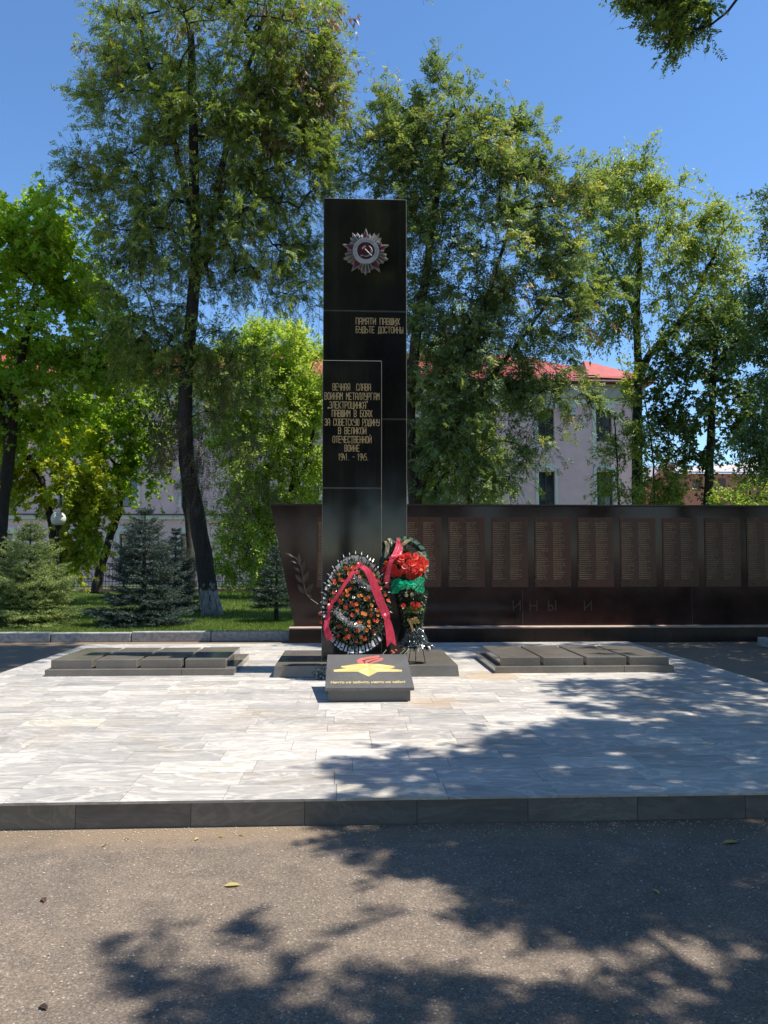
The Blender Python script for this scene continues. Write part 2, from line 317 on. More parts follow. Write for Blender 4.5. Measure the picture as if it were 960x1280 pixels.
# lawns (left of the wall, behind it and right of the right kerb)
lw = MB(); lw.box(-60, -1.06, 15.66, 34, .0, .14); lw.box(-1.055, 60, 16.0, 44, .0, .135); lw.box(7.61, 40, -3, 14.2, .0, .12)
lw.box(-60, -1.06, 34.4, 44.5, 0, .10)
tag(lw.build('lawn', M['lawn']), kind='structure')
kb = MB(); x = -31.06
while x < -1.1:
    l = 1.5; dz = random.uniform(-.012, .012); dy = random.uniform(-.012, .012); kb.box(x + .006, x + l - .006, 15.5 + dy, 15.655 + dy, 0, .19 + dz); x += l
tag(kb.build('kerb', M['kerb'], bevel=.02), kind='structure')
kb = MB(); y = 14.25
while y > -4:
    l = 1.2; kb.box(7.44, 7.6, y - l + .006, y - .006, 0, .17 + random.uniform(-.01, .01)); y -= l
tag(kb.build('kerb', M['kerb'], bevel=.025), kind='structure')
# grass blades
def grass(x0, x1, y0, y1, n, h, wd, z):
    x = RS.uniform(x0, x1, n); y = RS.uniform(y0, y1, n); a = RS.uniform(0, 6.283, n); hh = h * RS.uniform(.5, 1.3, n)
    b = np.stack([x, y, np.full(n, z)], 1); d = np.stack([np.cos(a), np.sin(a), np.zeros(n)], 1) * wd
    ln = np.stack([RS.normal(0, .35, n), RS.normal(0, .35, n), np.ones(n)], 1) * hh[:, None]
    return np.stack([b - d, b + d, b + ln + d*.2, b + ln - d*.2], 1)
V = np.concatenate([grass(-9.5, -1.06, 15.67, 19, 60000, .055, .006, .14), grass(-12, -1.06, 19, 33.8, 60000, .07, .010, .14)])
t_ = np.sin(V[:, 0, 0]*1.7 + np.sin(V[:, 0, 1]*1.1)*2)*.15
tag(quads('grass', V, np.clip(RS.beta(2, 2.5, len(V)) + t_, 0, 1), M['grass']), 'short green grass growing on the lawn behind the kerb', 'grass', kind='stuff')

# loose grit on the asphalt, thicker along the marble step
ng = 5200; gx_ = RS.uniform(-3.2, 3.6, ng); gy_ = np.where(RS.uniform(0, 1, ng) < .35, 4.88 - np.abs(RS.normal(0, .10, ng)), RS.uniform(2.5, 4.88, ng)); gr = .0016 + .0045*RS.uniform(0, 1, ng)**2.2; gm = MB()
for i in range(ng):
    c_ = (gx_[i], gy_[i], gr[i]*.4); a = random.uniform(0, 6.28); k_ = random.uniform(.6, 1.5); Vv = [(c_[0] + gr[i]*k_*math.cos(a + t), c_[1] + gr[i]*math.sin(a + t), c_[2]) for t in (0, 1.6, 3.1, 4.6)] + [(c_[0], c_[1], c_[2] + gr[i]*.9)]
    gm.raw(Vv, [(0,1,4),(1,2,4),(2,3,4),(3,0,4)])
tag(gm.build('grit', simple('pale_grit', (.46, .41, .34), .8, 0, .4, 40)), 'pale loose grit scattered on the asphalt before the marble step', 'grit', kind='stuff')
# marble platform: slab + riser panels + tiles
PX0, PX1, PY0, PY1 = -4.31, 4.86, 4.885, 13.62
pf = MB(); pf.box(PX0 + .03, PX1 - .03, PY0 + .05, PY1 - .02, 0, PZ - .016, 0)
x = PX0 + .02
while x < PX1 - .05:
    l = min(.675, PX1 - .02 - x); pf.box(x + .0015, x + l - .0015, PY0 + .018, PY0 + .048, 0, PZ - .017, 2); x += l
for xa in (PX0 + .012, PX1 - .028): pf.box(xa, xa + .016, PY0 + .05, PY1 - .02, 0, PZ - .017, 2)
tiles = []; y = PY0; row = 0
while y < PY1 - .02:
    d = min(.31, PY1 - y); x = PX0 - random.uniform(0, .6)
    while x < PX1:
        l = .675 * random.choice((1, 1, 1, .9, 1.0)); x0, x1 = max(x, PX0), min(x + l, PX1)
        if x1 - x0 > .03: tiles.append((x0, x1, y, y + d))
        x += l
    y += d; row += 1
for (x0, x1, y0, y1) in tiles:
    dz = random.uniform(-.0006, .0006); pf.box(x0 + .0016, x1 - .0016, y0 + .0016, y1 - .0016, PZ - .015, PZ + dz, 1)
plat = pf.build('marble_platform', [M['grout'], M['marble'], M['grey_marble']])
me = plat.data; uvl = me.uv_layers.new(name='UVMap'); ra = me.attributes.new('rnd', 'FLOAT', 'FACE'); nb = len(me.polygons)//6
rr = np.zeros(nb*6, np.float32); uvs = np.zeros((len(me.loops), 2), np.float32)
for b in range(nb):
    ang = random.choice((0, math.pi)) + random.uniform(-.75, .75); ox, oy = random.uniform(0, 60), random.uniform(0, 60); q = random.random()**1.15
    if random.random() < .03: q = 1.0
    elif q > .9: q = .8
    ca, sa = math.cos(ang), math.sin(ang)
    for fi in range(b*6, b*6+6):
        rr[fi] = q
        for li in me.polygons[fi].loop_indices:
            co = me.vertices[me.loops[li].vertex_index].co; a_, b_ = co.x, (co.y + co.z)*2.6
            uvs[li] = (a_*ca - b_*sa + ox, a_*sa + b_*ca + oy)
ra.data.foreach_set('value', rr); uvl.data.foreach_set('uv', uvs.ravel())
tag(plat, 'wide marble tiled platform with a dark grey riser under the monument', 'platform', kind='structure')

# ================================================================== LETTERS
GL = {'А':[[(0,0),(0,5),(1,6),(3,6),(4,5),(4,0)],[(0,2.5),(4,2.5)]],'Б':[[(4,6),(0,6),(0,0),(3,0),(4,1),(4,2.4),(3,3.4),(0,3.4)]],
'В':[[(0,0),(0,6),(3,6),(4,5),(4,4),(3,3.1),(0,3.1)],[(3,3.1),(4,2),(4,1),(3,0),(0,0)]],'Г':[[(0,0),(0,6),(4,6)]],'Д':[[(-.2,-.9),(-.2,0),(4.2,0),(4.2,-.9)],[(.6,0),(.6,5),(1.5,6),(3.4,6),(3.4,0)]],
'Е':[[(4,6),(0,6),(0,0),(4,0)],[(0,3),(3.3,3)]],'З':[[(0,5),(1,6),(3,6),(4,5),(4,4),(3,3.1),(1.2,3.1)],[(3,3.1),(4,2),(4,1),(3,0),(1,0),(0,1)]],'И':[[(0,6),(0,0)],[(4,6),(4,0)],[(0,1),(4,5)]],
'Й':[[(0,6),(0,0)],[(4,6),(4,0)],[(0,1),(4,5)],[(1.1,7.3),(2.9,7.3)]],'К':[[(0,0),(0,6)],[(4,6),(0.2,3),(4,0)]],'Л':[[(-.3,0),(.5,.7),(.9,5.2),(1.7,6),(4,6),(4,0)]],'М':[[(0,0),(0,6),(2,3),(4,6),(4,0)]],
'Н':[[(0,0),(0,6)],[(4,0),(4,6)],[(0,3),(4,3)]],'О':[[(1,0),(0,1),(0,5),(1,6),(3,6),(4,5),(4,1),(3,0),(1,0)]],'П':[[(0,0),(0,6),(4,6),(4,0)]],'Р':[[(0,0),(0,6),(3,6),(4,5),(4,3.7),(3,2.7),(0,2.7)]],
'С':[[(4,4.6),(4,5),(3,6),(1,6),(0,5),(0,1),(1,0),(3,0),(4,1),(4,1.4)]],'Т':[[(0,6),(4,6)],[(2,6),(2,0)]],'У':[[(0,6),(0,4),(1,3),(4,3)],[(4,6),(4,1),(3,0),(.5,0)]],'Х':[[(0,0),(4,6)],[(0,6),(4,0)]],
'Ц':[[(0,6),(0,0),(4.5,0),(4.5,-.9)],[(3.7,0),(3.7,6)]],'Ч':[[(0,6),(0,3.6),(1,2.7),(4,2.7)],[(4,6),(4,0)]],'Ш':[[(0,6),(0,0),(4,0),(4,6)],[(2,0),(2,6)]],
'Ы':[[(0,6),(0,0),(1.7,0),(2.5,.8),(2.5,2.4),(1.7,3.2),(0,3.2)],[(4.2,0),(4.2,6)]],'Ь':[[(0,6),(0,0),(3,0),(4,1),(4,2.4),(3,3.4),(0,3.4)]],'Э':[[(0,5),(1,6),(3,6),(4,5),(4,1),(3,0),(1,0),(0,1)],[(1.2,3),(4,3)]],
'Ю':[[(0,0),(0,6)],[(0,3),(1.3,3)],[(2.2,0),(1.3,1),(1.3,5),(2.2,6),(3.4,6),(4.2,5),(4.2,1),(3.4,0),(2.2,0)]],'Я':[[(4,0),(4,6),(1,6),(0,5),(0,3.7),(1,2.7),(4,2.7)],[(1.8,2.7),(0,0)]],
'1':[[(.8,4.8),(2,6),(2,0)]],'9':[[(4,2.8),(1,2.8),(0,3.6),(0,5),(1,6),(3,6),(4,5),(4,1),(3,0),(.5,0)]],'4':[[(.4,6),(0,2.3),(4,2.3)],[(3,4),(3,0)]],'5':[[(4,6),(0,6),(0,3.4),(3,3.4),(4,2.4),(4,1),(3,0),(0,0)]],
'.':[[(.9,0),(1.5,0)]],'–':[[(.3,3),(3.7,3)]],'„':[[(3,.9),(2.6,-.4)],[(4.2,.9),(3.8,-.4)]],'“':[[(.2,6.8),(.5,5.6)],[(1.4,6.8),(1.7,5.6)]]}
def strokes(mb, text, x0, x1, z0, z1, y, thick=.9, depth=.003, P=None):
    """lettering of straight strokes, fitted between x0..x1 and z0..z1 on the plane y (front faces -Y)"""
    adv = 5.6; W = len(text)*adv - 1.6; sx = (x1-x0)/W; sz = (z1-z0)/6.0; k = 0
    for i, ch in enumerate(text):
        for line in GL.get(ch, []):
            for a, b in zip(line, line[1:]):
                A = Vector((x0 + (i*adv + a[0])*sx, z0 + a[1]*sz)); B = Vector((x0 + (i*adv + b[0])*sx, z0 + b[1]*sz))
                d = (B - A); 
                if d.length < 1e-6: continue
                d.normalize(); q = Vector((-d.y, d.x)); hw = thick*min(sx, sz)*.5*1.05
                A2 = A - d*hw*.8; B2 = B + d*hw*.8; k += 1; yy = y - depth - .00012*(k % 7)
                poly = [A2 - q*hw, B2 - q*hw, B2 + q*hw, A2 + q*hw]
                pts = [P(c.x, c.y, yy) if P else (c.x, yy, c.y) for c in poly]; bk = [P(c.x, c.y, y + .001) if P else (c.x, y + .001, c.y) for c in poly]
                mb.raw(pts + bk, [(0,1,2,3),(0,4,5,1),(1,5,6,2),(2,6,7,3),(3,7,4,0)])
    return mb

# ================================================================== MONUMENT
PT = .297                                   # plinth top
mon = thing('memorial_stele', (.25, 10.3, PZ), 'tall black polished granite stele with gilt inscriptions and a star order emblem', 'monument')
b = MB(); b.hexa([(-.865,9.75,PZ),(1.385,9.75,PZ),(1.385,11.42,PZ),(-.865,11.42,PZ)], [(-.850,9.768,PT),(1.368,9.768,PT),(1.368,11.40,PT),(-.850,11.40,PT)])
b.build('plinth', M['grey_granite'], mon, bevel=.006)
XL, XM, XR, YF, YM, YB = -.298, .458, .797, 10.12, 10.362, 10.70
BG = [M['black_granite'], M['arris']]
def slab(x0, x1, y0, y1, z0, z1, nm='granite_slab'):
    q = MB(); q.box(x0, x1, y0, y1, z0 + .0025, z1 - .0025); q.m = [0, 1, 0, 0, 0, 0]
    return q.build(nm, BG, mon, bevel=.006, bm_mat=1, seg=1)
for z0, z1 in ((PT, 2.479), (2.479, 4.122)): slab(XL, XM, YF, YM - .002, z0, z1)
for z0, z1 in ((PT, 3.408), (3.408, 4.838), (4.838, 6.357)): slab(XL - .004, XR, YM, YB, z0, z1)
def txt_px(mb, text, px0, px1, py0, py1, Y, n=.95):
    A = at(px0, py1, Y); B = at(px1, py0, Y); strokes(mb, text, A.x, B.x, A.z, B.z, Y, n)
ins = MB()
for t_, a_, b_, c_ in (('ВЕЧНАЯ  СЛАВА', 416, 463.2, 484), ('ВОИНАМ МЕТАЛЛУРГАМ', 406, 474, 495.5), ('„ЭЛЕКТРОЦИНКА“', 408, 461, 506.5), ('ПАВШИМ В БОЯХ', 415, 465, 517), ('ЗА СОВЕТСКУЮ РОДИНУ', 406, 474, 528),
                       ('В ВЕЛИКОЙ', 423, 457.6, 538.6), ('ОТЕЧЕСТВЕННОЙ', 416, 464, 549.6), ('ВОЙНЕ', 431, 449, 560.4), ('1941. – 1945.', 423, 461, 571.3)):
    txt_px(ins, t_, a_, b_, c_ - 4, c_ + 3.7, YF)
tag(ins.build('inscription', M['gold_text'], mon))
ins = MB(); txt_px(ins, 'ПАМЯТИ ПАВШИХ', 445, 499.4, 398.2, 405.3, YM); txt_px(ins, 'БУДЬТЕ ДОСТОЙНЫ', 445, 503.6, 408.9, 415.8, YM); ins.build('inscription', M['gold_text'], mon)
# star emblem
ec = at(457.2, 316.3, YM); ec.y = YM; U = YM / 1000.0
emb_y = YM - .002
def disc(mb, r0, r1, ya, yb, n=48, m=0):
    for k in range(n):
        a, c = 2*math.pi*k/n, 2*math.pi*(k+1)/n
        pa = [(ec.x + q*math.sin(t), ec.z + q*math.cos(t)) for q, t in ((r1, a), (r1, c), (r0, c), (r0, a))]
        mb.face([(x_, ya, z_) for x_, z_ in pa], m); mb.face([(pa[1][0], ya, pa[1][1]), (pa[0][0], ya, pa[0][1]), (pa[0][0], yb, pa[0][1]), (pa[1][0], yb, pa[1][1])], m)
        if r0 > 0: mb.face([(pa[3][0], ya, pa[3][1]), (pa[2][0], ya, pa[2][1]), (pa[2][0], yb, pa[2][1]), (pa[3][0], yb, pa[3][1])], m)
emb = MB()                                   # silver rays: five fluted bundles between the star points
for k in range(5):
    a0 = R(36 + 72*k); nr = 5
    for j in range(nr):
        for h in (0, 1):
            f0 = (j + .5*h)/nr - .5; f1 = (j + .5*h + .5)/nr - .5
            def rp(f, zig): 
                rad = (28.6 - 15*abs(f) + zig)*U; return ec.x + rad*math.sin(a0 + f*R(60)), ec.z + rad*math.cos(a0 + f*R(60))
            def ip(f): return ec.x + 12*U*math.sin(a0 + f*R(40)), ec.z + 12*U*math.cos(a0 + f*R(40))
            o0, o1, i0, i1 = rp(f0, -1.6 if not h else 1.0), rp(f1, 1.0 if not h else -1.6), ip(f0), ip(f1); hi, lo = emb_y - .060, emb_y - .006
            ya, yb = (lo, hi) if not h else (hi, lo)
            emb.face([(i0[0], ya - .02, i0[1]), (i1[0], yb - .02, i1[1]), (o1[0], yb, o1[1]), (o0[0], ya, o0[1])])
            emb.face([(o0[0], ya, o0[1]), (o1[0], yb, o1[1]), (o1[0], YM, o1[1]), (o0[0], YM, o0[1])])
root_e = emb.build('order_emblem', M['silver'], mon)
st = MB(); sr = MB()
for k in range(5):
    a0 = R(72*k)
    for s_, mb_, tip, hw, y_ in ((0, sr, 31.0, 19.5, emb_y - .040), (1, st, 28.2, 17.6, emb_y - .044)):
        T = (ec.x + tip*U*math.sin(a0), ec.z + tip*U*math.cos(a0))
        for sg in (-1, 1):
            B_ = (ec.x + 13.5*U*math.sin(a0 + sg*R(hw*1.5)), ec.z + 13.5*U*math.cos(a0 + sg*R(hw*1.5))); Cn = (ec.x, ec.z)
            tri = [(T[0], y_, T[1]), (Cn[0], y_ - .03, Cn[1]), (B_[0], y_ + .004, B_[1])]
            mb_.face(tri if sg < 0 else tri[::-1]); ed_ = [(T[0], y_, T[1]), (B_[0], y_ + .004, B_[1]), (B_[0], YM, B_[1]), (T[0], YM, T[1])]; mb_.face(ed_)
for mb_, nm, mt in ((sr, 'star_rim', M['star_edge']), (st, 'red_star', M['star_red'])):
    o = mb_.build(nm, mt); o.parent = root_e; o.matrix_parent_inverse = Matrix()
rg = MB(); disc(rg, 11.2*U, 16.6*U, emb_y - .085, YM); o = rg.build('enamel_ring', M['ring']); o.parent = root_e
rt = MB()
ringtxt = 'ОТЕЧЕСТВЕННАЯ ВОЙНА'
for i, ch in enumerate(ringtxt):
    a0 = R(-125 + 250*(i + .5)/len(ringtxt)); cr = 13.9*U
    def PP(x_, z_, y_, a0=a0): return (ec.x + (cr + z_)*math.sin(a0) + x_*math.cos(a0), y_, ec.z + (cr + z_)*math.cos(a0) - x_*math.sin(a0))
    strokes(rt, ch, -.009, .009, -.014, .014, emb_y - .0855, .8, .001, PP)
o = rt.build('ring_lettering', simple('ring_letters', (.27, .29, .28), .5)); o.parent = root_e
ct = MB(); disc(ct, 0, 11.0*U, emb_y - .078, YM); o = ct.build('red_centre', M['star_red']); o.parent = root_e
hs = MB(); yy = emb_y - .082
def arcpts(r_, a0, a1, n, cx, cz): return [(cx + r_*math.sin(R(a0 + (a1-a0)*i/n)), yy, cz + r_*math.cos(R(a0 + (a1-a0)*i/n))) for i in range(n+1)]
sk = arcpts(7.0*U, 25, 215, 14, ec.x + .2*U, ec.z - .1*U)
hs.tube(sk, [.004 + .010*math.sin(math.pi*min(1, i/13)) for i in range(15)], 6); e_ = sk[-1]; hs.tube([e_, (e_[0] - .035, yy, e_[2] - .014)], .010, 6)
hs.tube([(ec.x - 2.6*U, yy - .004, ec.z + 3.2*U), (ec.x + 7.0*U, yy - .006, ec.z - 6.6*U)], .008, 6)
hs.tube([(ec.x - 4.6*U, yy - .008, ec.z + 1.6*U), (ec.x - .4*U, yy - .008, ec.z + 5.2*U)], .014, 6)
o = hs.build('hammer_and_sickle', M['star_edge']); o.parent = root_e

# ------------------------------------------------------------------ sloped plaque in front
plq = thing('memorial_plaque', (.25, 8.5, PZ), 'low sloping dark granite plaque with a golden star and red flame', 'plaque')
b = MB(); b.hexa([(-.167,8.10,PZ),(.655,8.10,PZ),(.655,8.98,PZ),(-.167,8.98,PZ)], [(-.167,8.10,.283),(.655,8.10,.283),(.655,8.98,.466),(-.167,8.98,.466)]); b.build('block', M['plaque_granite'], plq, bevel=.004)
F0, F1 = Vector((0, 8.055, .305)), Vector((0, 9.06, .515)); sd = (F1 - F0).normalized(); sn = Vector((0, -sd.z, sd.y)); TH = .034
def PL(x, s, h): return Vector((x, 0, 0)) + F0 + sd*s + sn*h
Lp = (F1 - F0).length
b = MB(); b.hexa([PL(-.2,0,-TH), PL(.69,0,-TH), PL(.69,Lp,-TH), PL(-.2,Lp,-TH)], [PL(-.2,0,0), PL(.69,0,0), PL(.69,Lp,0), PL(-.2,Lp,0)]); b.build('sloping_slab', M['plaque_granite'], plq, bevel=.004)
def onpl(px, py, h=0):                       # picture point laid on the sloping slab (it is flat artwork on that slab)
    d = Vector(_f + _r*(px - 480)/FPX - _u*(py - 640)/FPX); o_ = Vector((0, 0, EYE)); t = (F0 - o_).dot(sn) / d.dot(sn); return o_ + d*t + sn*h
def z8(q): return (400 + q[0]/8, 810 + q[1]/8)
def flat(mb, poly, h0, h1, m=0):
    top = [onpl(*z8(q), h1) for q in poly]; n_ = len(poly); bot = [onpl(*z8(q), h0) for q in poly]
    mb.raw(top + bot, [tuple(range(n_))] + [(i, n_ + i, n_ + (i+1) % n_, (i+1) % n_) for i in range(n_)], m)
art = MB(); cS = (482, 190)
out = [(135,222),(140,240),(380,240),(486,287),(578,240),(818,238),(822,222),(700,210),(748,196),(742,184),(585,163),(482,160),(370,163),(212,186),(210,197),(262,207)]
for i in range(len(out)):
    a_, b_ = out[i], out[(i+1) % len(out)]; flat(art, [cS, a_, b_], 0, .003 + .00015*i, (i + (1 if i > 7 else 0)) % 2)
art.build('golden_star', [M['gold_a'], M['gold_b']], plq)
art = MB()
flat(art, [(370,140),(368,122),(400,103),(470,90),(590,74),(597,92),(560,104),(632,100),(628,122),(560,142),(500,158),(380,156)][::-1], 0, .002)
for poly in ([(420,128),(470,114),(560,104),(470,122),(440,140)], [(470,150),(520,128),(600,112),(524,136),(490,157)], [(440,158),(436,132),(448,130),(456,158)]): flat(art, poly[::-1], .0015, .0042, 1)
art.build('red_flame', [M['flame'], M['flame_dark']], plq)
fc = bpy.data.curves.new('plaque_words', 'FONT'); fc.body = 'Ничто не забыто, никто не забыт'; fc.size = 1; fc.extrude = .001; fc.resolution_u = 2; fc.offset = .012
fo = bpy.data.objects.new('plaque_words', fc); C.objects.link(fo); dg = bpy.context.evaluated_depsgraph_get(); fm = bpy.data.meshes.new_from_object(fo.evaluated_get(dg)); bpy.data.objects.remove(fo)
va = np.array([v.co[:] for v in fm.vertices]); mn, mx = va.min(0), va.max(0)
l_, r_, yb_, yt_ = onpl(413.5, 854.6), onpl(507.3, 854.6), (onpl(460, 854.8) - F0).dot(sd), (onpl(460, 851.6) - F0).dot(sd)
for v in fm.vertices:
    fx = (v.co.x - mn[0])/(mx[0] - mn[0]); fy = (v.co.y - mn[1])/(mx[1] - mn[1]); v.co = PL(l_.x + (r_.x - l_.x)*fx, yb_ + (yt_ - yb_)*fy*1.15, .001 + max(v.co.z, -.0005))
fm.materials.append(M['gold_a']); fo = bpy.data.objects.new('inscription', fm); C.objects.link(fo); fo.parent = plq; fo.matrix_parent_inverse = Matrix.Translation(-plq.location)

# ------------------------------------------------------------------ low stone blocks left and right
def stones(x0, x1, sx0, sx1, lab):
    t = thing('stone_bench_block', ((x0+x1)/2, 10.6, PZ), lab, 'memorial stones', 'low rows of four granite stones beside the stele')
    b = MB(); xm = x0 + (x1-x0)*.72; b.box(x0, xm - .002, 9.98, 11.5, PZ, .24); b.box(xm + .002, x1, 9.98, 11.5, PZ, .24); b.build('base', M['grey_granite'], t, bevel=.004)
    p_ = (sx1 - sx0 + .045)/4
    for k in range(4):
        b = MB(); b.box(sx0 + k*p_, sx0 + (k+1)*p_ - .045, 10.07, 11.40, .2402, .345 + random.uniform(-.003, .003)); b.build('stone', M['grey_granite'], t, bevel=.006)
    return t
stones(-3.64, -1.36, -3.60, -1.475, 'low row of four grey granite stones left of the stele, partly in its shadow')
stones(1.865, 4.135, 1.945, 4.11, 'row of four low granite stones right of the stele, its last stone in tree shade')

# ------------------------------------------------------------------ wall of names
WY = 15.3; WT = 2.62; WB = .285; WR = 10.35
wall = thing('memorial_wall', (4, 15.6, 0), 'long dark red granite wall with tablets of names behind the stele', 'memorial wall')
b = MB(); bnd = [-.99, 2.1, 4.6, 7.1, WR - .45]
b.prism([(-.955, WY, WB), (WR - .45, WY, WB), (WR, WY, WT - .03), (-1.425, WY, WT - .03)], (0, .45, 0)); b.build('wall_face', M['red_granite'], wall, bevel=.004)
b = MB(); b.prism([(-1.436, WY - .012, WT - .029), (WR + .01, WY - .012, WT - .029), (WR + .016, WY - .012, WT + .006), (-1.444, WY - .012, WT + .006)], (0, .474, 0)); b.build('coping', M['red_granite_base'], wall, bevel=.004)
b = MB(); x = -1.04
while x < WR - .4:
    x1_ = min(x + 2.3, WR - .4); b.box(x + .0015, x1_ - .0015, WY - .30, WY + .5, 0, WB - .012); x = x1_
b.build('base_ledge', M['red_granite_base'], wall, bevel=.004)
b = MB(); b.box(-1.05, WR - .39, WY - .315, WY - .001, WB - .0115, WB + .012); b.build('ledge_slab', M['ledge'], wall, bevel=.004)  # thin strip carrying the painted sunlit line along the ledge
b = MB()
for xx in (3.4, 6.72): b.box(xx, xx + .004, WY - .0012, WY + .01, WB + .002, 1.0)
b.build('slab_joint', M['grout'], wall)
for k in range(-3, 9):
    x0 = 1.968 + .838*k; z0, z1 = 1.035, 2.372
    tb = MB(); tb.box(x0, x0 + .703, WY - .016, WY - .0005, z0, z1); to = tb.build('name_tablet', M['tablet'], wall, bevel=.002)
    nm = MB()
    for col in range(2):
        for r_ in range(27):
            zc = z1 - .105 - r_*.0412; xx = x0 + .035 + col*.327; nch = random.randint(6, 12)
            for c in range(nch):
                wch = random.uniform(.009, .0135); hh = .0095 if c else .013
                nm.face([(xx, WY - .0172, zc - .0095), (xx + wch, WY - .0172, zc - .0095), (xx + wch, WY - .0172, zc - .0095 + hh*1.55), (xx, WY - .0172, zc - .0095 + hh*1.55)])
                xx += wch + .0035
            xx += .016
            for c in range(2):
                nm.face([(xx, WY - .0172, zc - .0095), (xx + .011, WY - .0172, zc - .0095), (xx + .011, WY - .0172, zc + .0095), (xx, WY - .0172, zc + .0095)]); xx += .024
    o = nm.build('names', M['dull_gold']); o.parent = to
ft = MB()
for ch, px, py in (('И', 646, 757), ('Н', 667, 757), ('Ы', 690, 757), ('И', 735, 757)):
    A = at(px - 4.2, py + 6, WY); B = at(px + 4.2, py - 6, WY); strokes(ft, ch, A.x, B.x, A.z, B.z, WY, .7, .002)
ft.build('faint_letters', M['faint'], wall)
lr = MB()
def z6(q): return at(330 + q[0]/6.74, 620 + q[1]/6.74, WY)
stem = [(455,912),(395,870),(352,820),(335,740),(325,650),(310,590),(285,545),(262,515)]
lr.tube([z6(q) + Vector((0, -.004, 0)) for q in stem], [.012,.012,.012,.011,.010,.009,.008,.006], 6)
for base, tip, wd in (((262,520),(172,480),.16),((300,590),(292,480),.15),((285,570),(217,545),.15),((318,650),(345,540),.17),((312,640),(242,590),.17),((332,735),(378,630),.19),((332,735),(262,655),.19),((350,825),(418,735),.2),((345,825),(282,740),.2),((400,880),(380,815),.2)):
    A, B = z6(base), z6(tip); d = B - A; q = Vector((-d.z, 0, d.x)); mid = A + d*.45
    for sg in (1, -1):
        s_ = [A + Vector((0,-.006,0)), mid + Vector((0,-.016,0)), B + Vector((0,-.006,0)), A + d*.68 + q*wd*.82*sg + Vector((0,-.002,0)), A + d*.35 + q*wd*sg*1.05 + Vector((0,-.002,0))]
        lr.face(s_[:] if sg > 0 else s_[::-1])
lr.build('laurel_branch', M['laurel'], wall)

# ================================================================== WREATHS
def rose_mesh(name, mat, r, seed):
    rr_ = random.Random(seed); b = MB()
    for lay, (np_, tilt, rad) in enumerate(((3, 75, .38), (5, 58, .66), (6, 32, .95))):
        for k in range(np_):
            a = 2*math.pi*(k + .5*lay)/np_ + rr_.uniform(-.2, .2); ca, sa = math.cos(a), math.sin(a); t = R(tilt + rr_.uniform(-8, 8)); w_ = rad*1.0
            def pt(l, s_, lift): return ((ca*l*math.cos(t) - sa*s_)*r, (sa*l*math.cos(t) + ca*s_)*r, (l*math.sin(t) + lift)*r)
            lo, mi, hi = (pt(.12, -w_*.3, 0), pt(.12, w_*.3, 0)), (pt(rad*.65, w_*.55, .08), pt(rad*.65, -w_*.55, .08)), (pt(rad*1.05, w_*.3, -.02), pt(rad*1.05, -w_*.3, -.02))
            b.face([lo[0], lo[1], mi[0], mi[1]]); b.face([mi[1], mi[0], hi[0], hi[1]])
    me = bpy.data.meshes.new(name); me.from_pydata(b.v, [], b.f); me.materials.append(mat); me.update(); return me
ROSE = {k: [rose_mesh('flower', M[k], 1.0, s) for s in range(3)] for k in ('petal_orange', 'petal_deep', 'petal_red', 'petal_cream', 'petal_yellow', 'petal_pink')}
def flower(parent, p, nrm, r, kind, nm='flower'):
    o = bpy.data.objects.new(nm, random.choice(ROSE[kind])); C.objects.link(o); o.parent = parent; o.matrix_parent_inverse = Matrix.Translation(-parent.location)
    o.location = p; o.rotation_euler = (Vector(nrm).to_track_quat('Z', 'Y') @ Quaternion((0,0,1), random.uniform(0, 6.28))).to_euler(); o.scale = (r, r, r); return o
def leafquads(c, d, nrm, ln, wd, fold=.15):      # arrays: base points, unit directions, normals, lengths, widths
    ln = np.asarray(ln)[:, None]; wd = np.asarray(wd)[:, None]; s = np.cross(d, nrm); s /= np.linalg.norm(s, axis=1, keepdims=True) + 1e-9
    m_ = c + d*ln*.48 + nrm*ln*fold*.4
    return np.stack([c, m_ + s*wd*.5, c + d*ln, m_ - s*wd*.5], 1)
def unit(a): return a / (np.linalg.norm(a, axis=-1, keepdims=True) + 1e-9)
def sweep_ribbon(mb, pts, widths, wdir, m=0, waves=0):
    P = [Vector(p) for p in pts]; n_ = len(P); prev = None
    for i, p in enumerate(P):
        t = (P[min(i+1, n_-1)] - P[max(0, i-1)]).normalized(); q = (Vector(wdir[i] if isinstance(wdir, list) else wdir)); q = (q - t*q.dot(t)).normalized()
        nn = t.cross(q); k = 6; row_ = [p + q*widths[i]*(j/k - .5) + nn*(waves*math.sin(j*2.2 + i*1.3)) for j in range(k+1)]
        if prev:
            for j in range(k): mb.face([prev[j], prev[j+1], row_[j+1], row_[j]], m)
        prev = row_
    return prev
def smooth_path(pts, n=24):
    P = np.array(pts, float); t = np.linspace(0, len(P)-1, n); out_ = []
    for u in t:
        i = min(int(u), len(P)-2); f = u - i; p0, p1, p2, p3 = P[max(i-1,0)], P[i], P[i+1], P[min(i+2, len(P)-1)]
        out_.append(.5*((2*p1) + (-p0+p2)*f + (2*p0-5*p1+4*p2-p3)*f*f + (-p0+3*p1-3*p2+p3)*f**3))
    return [tuple(q) for q in out_]

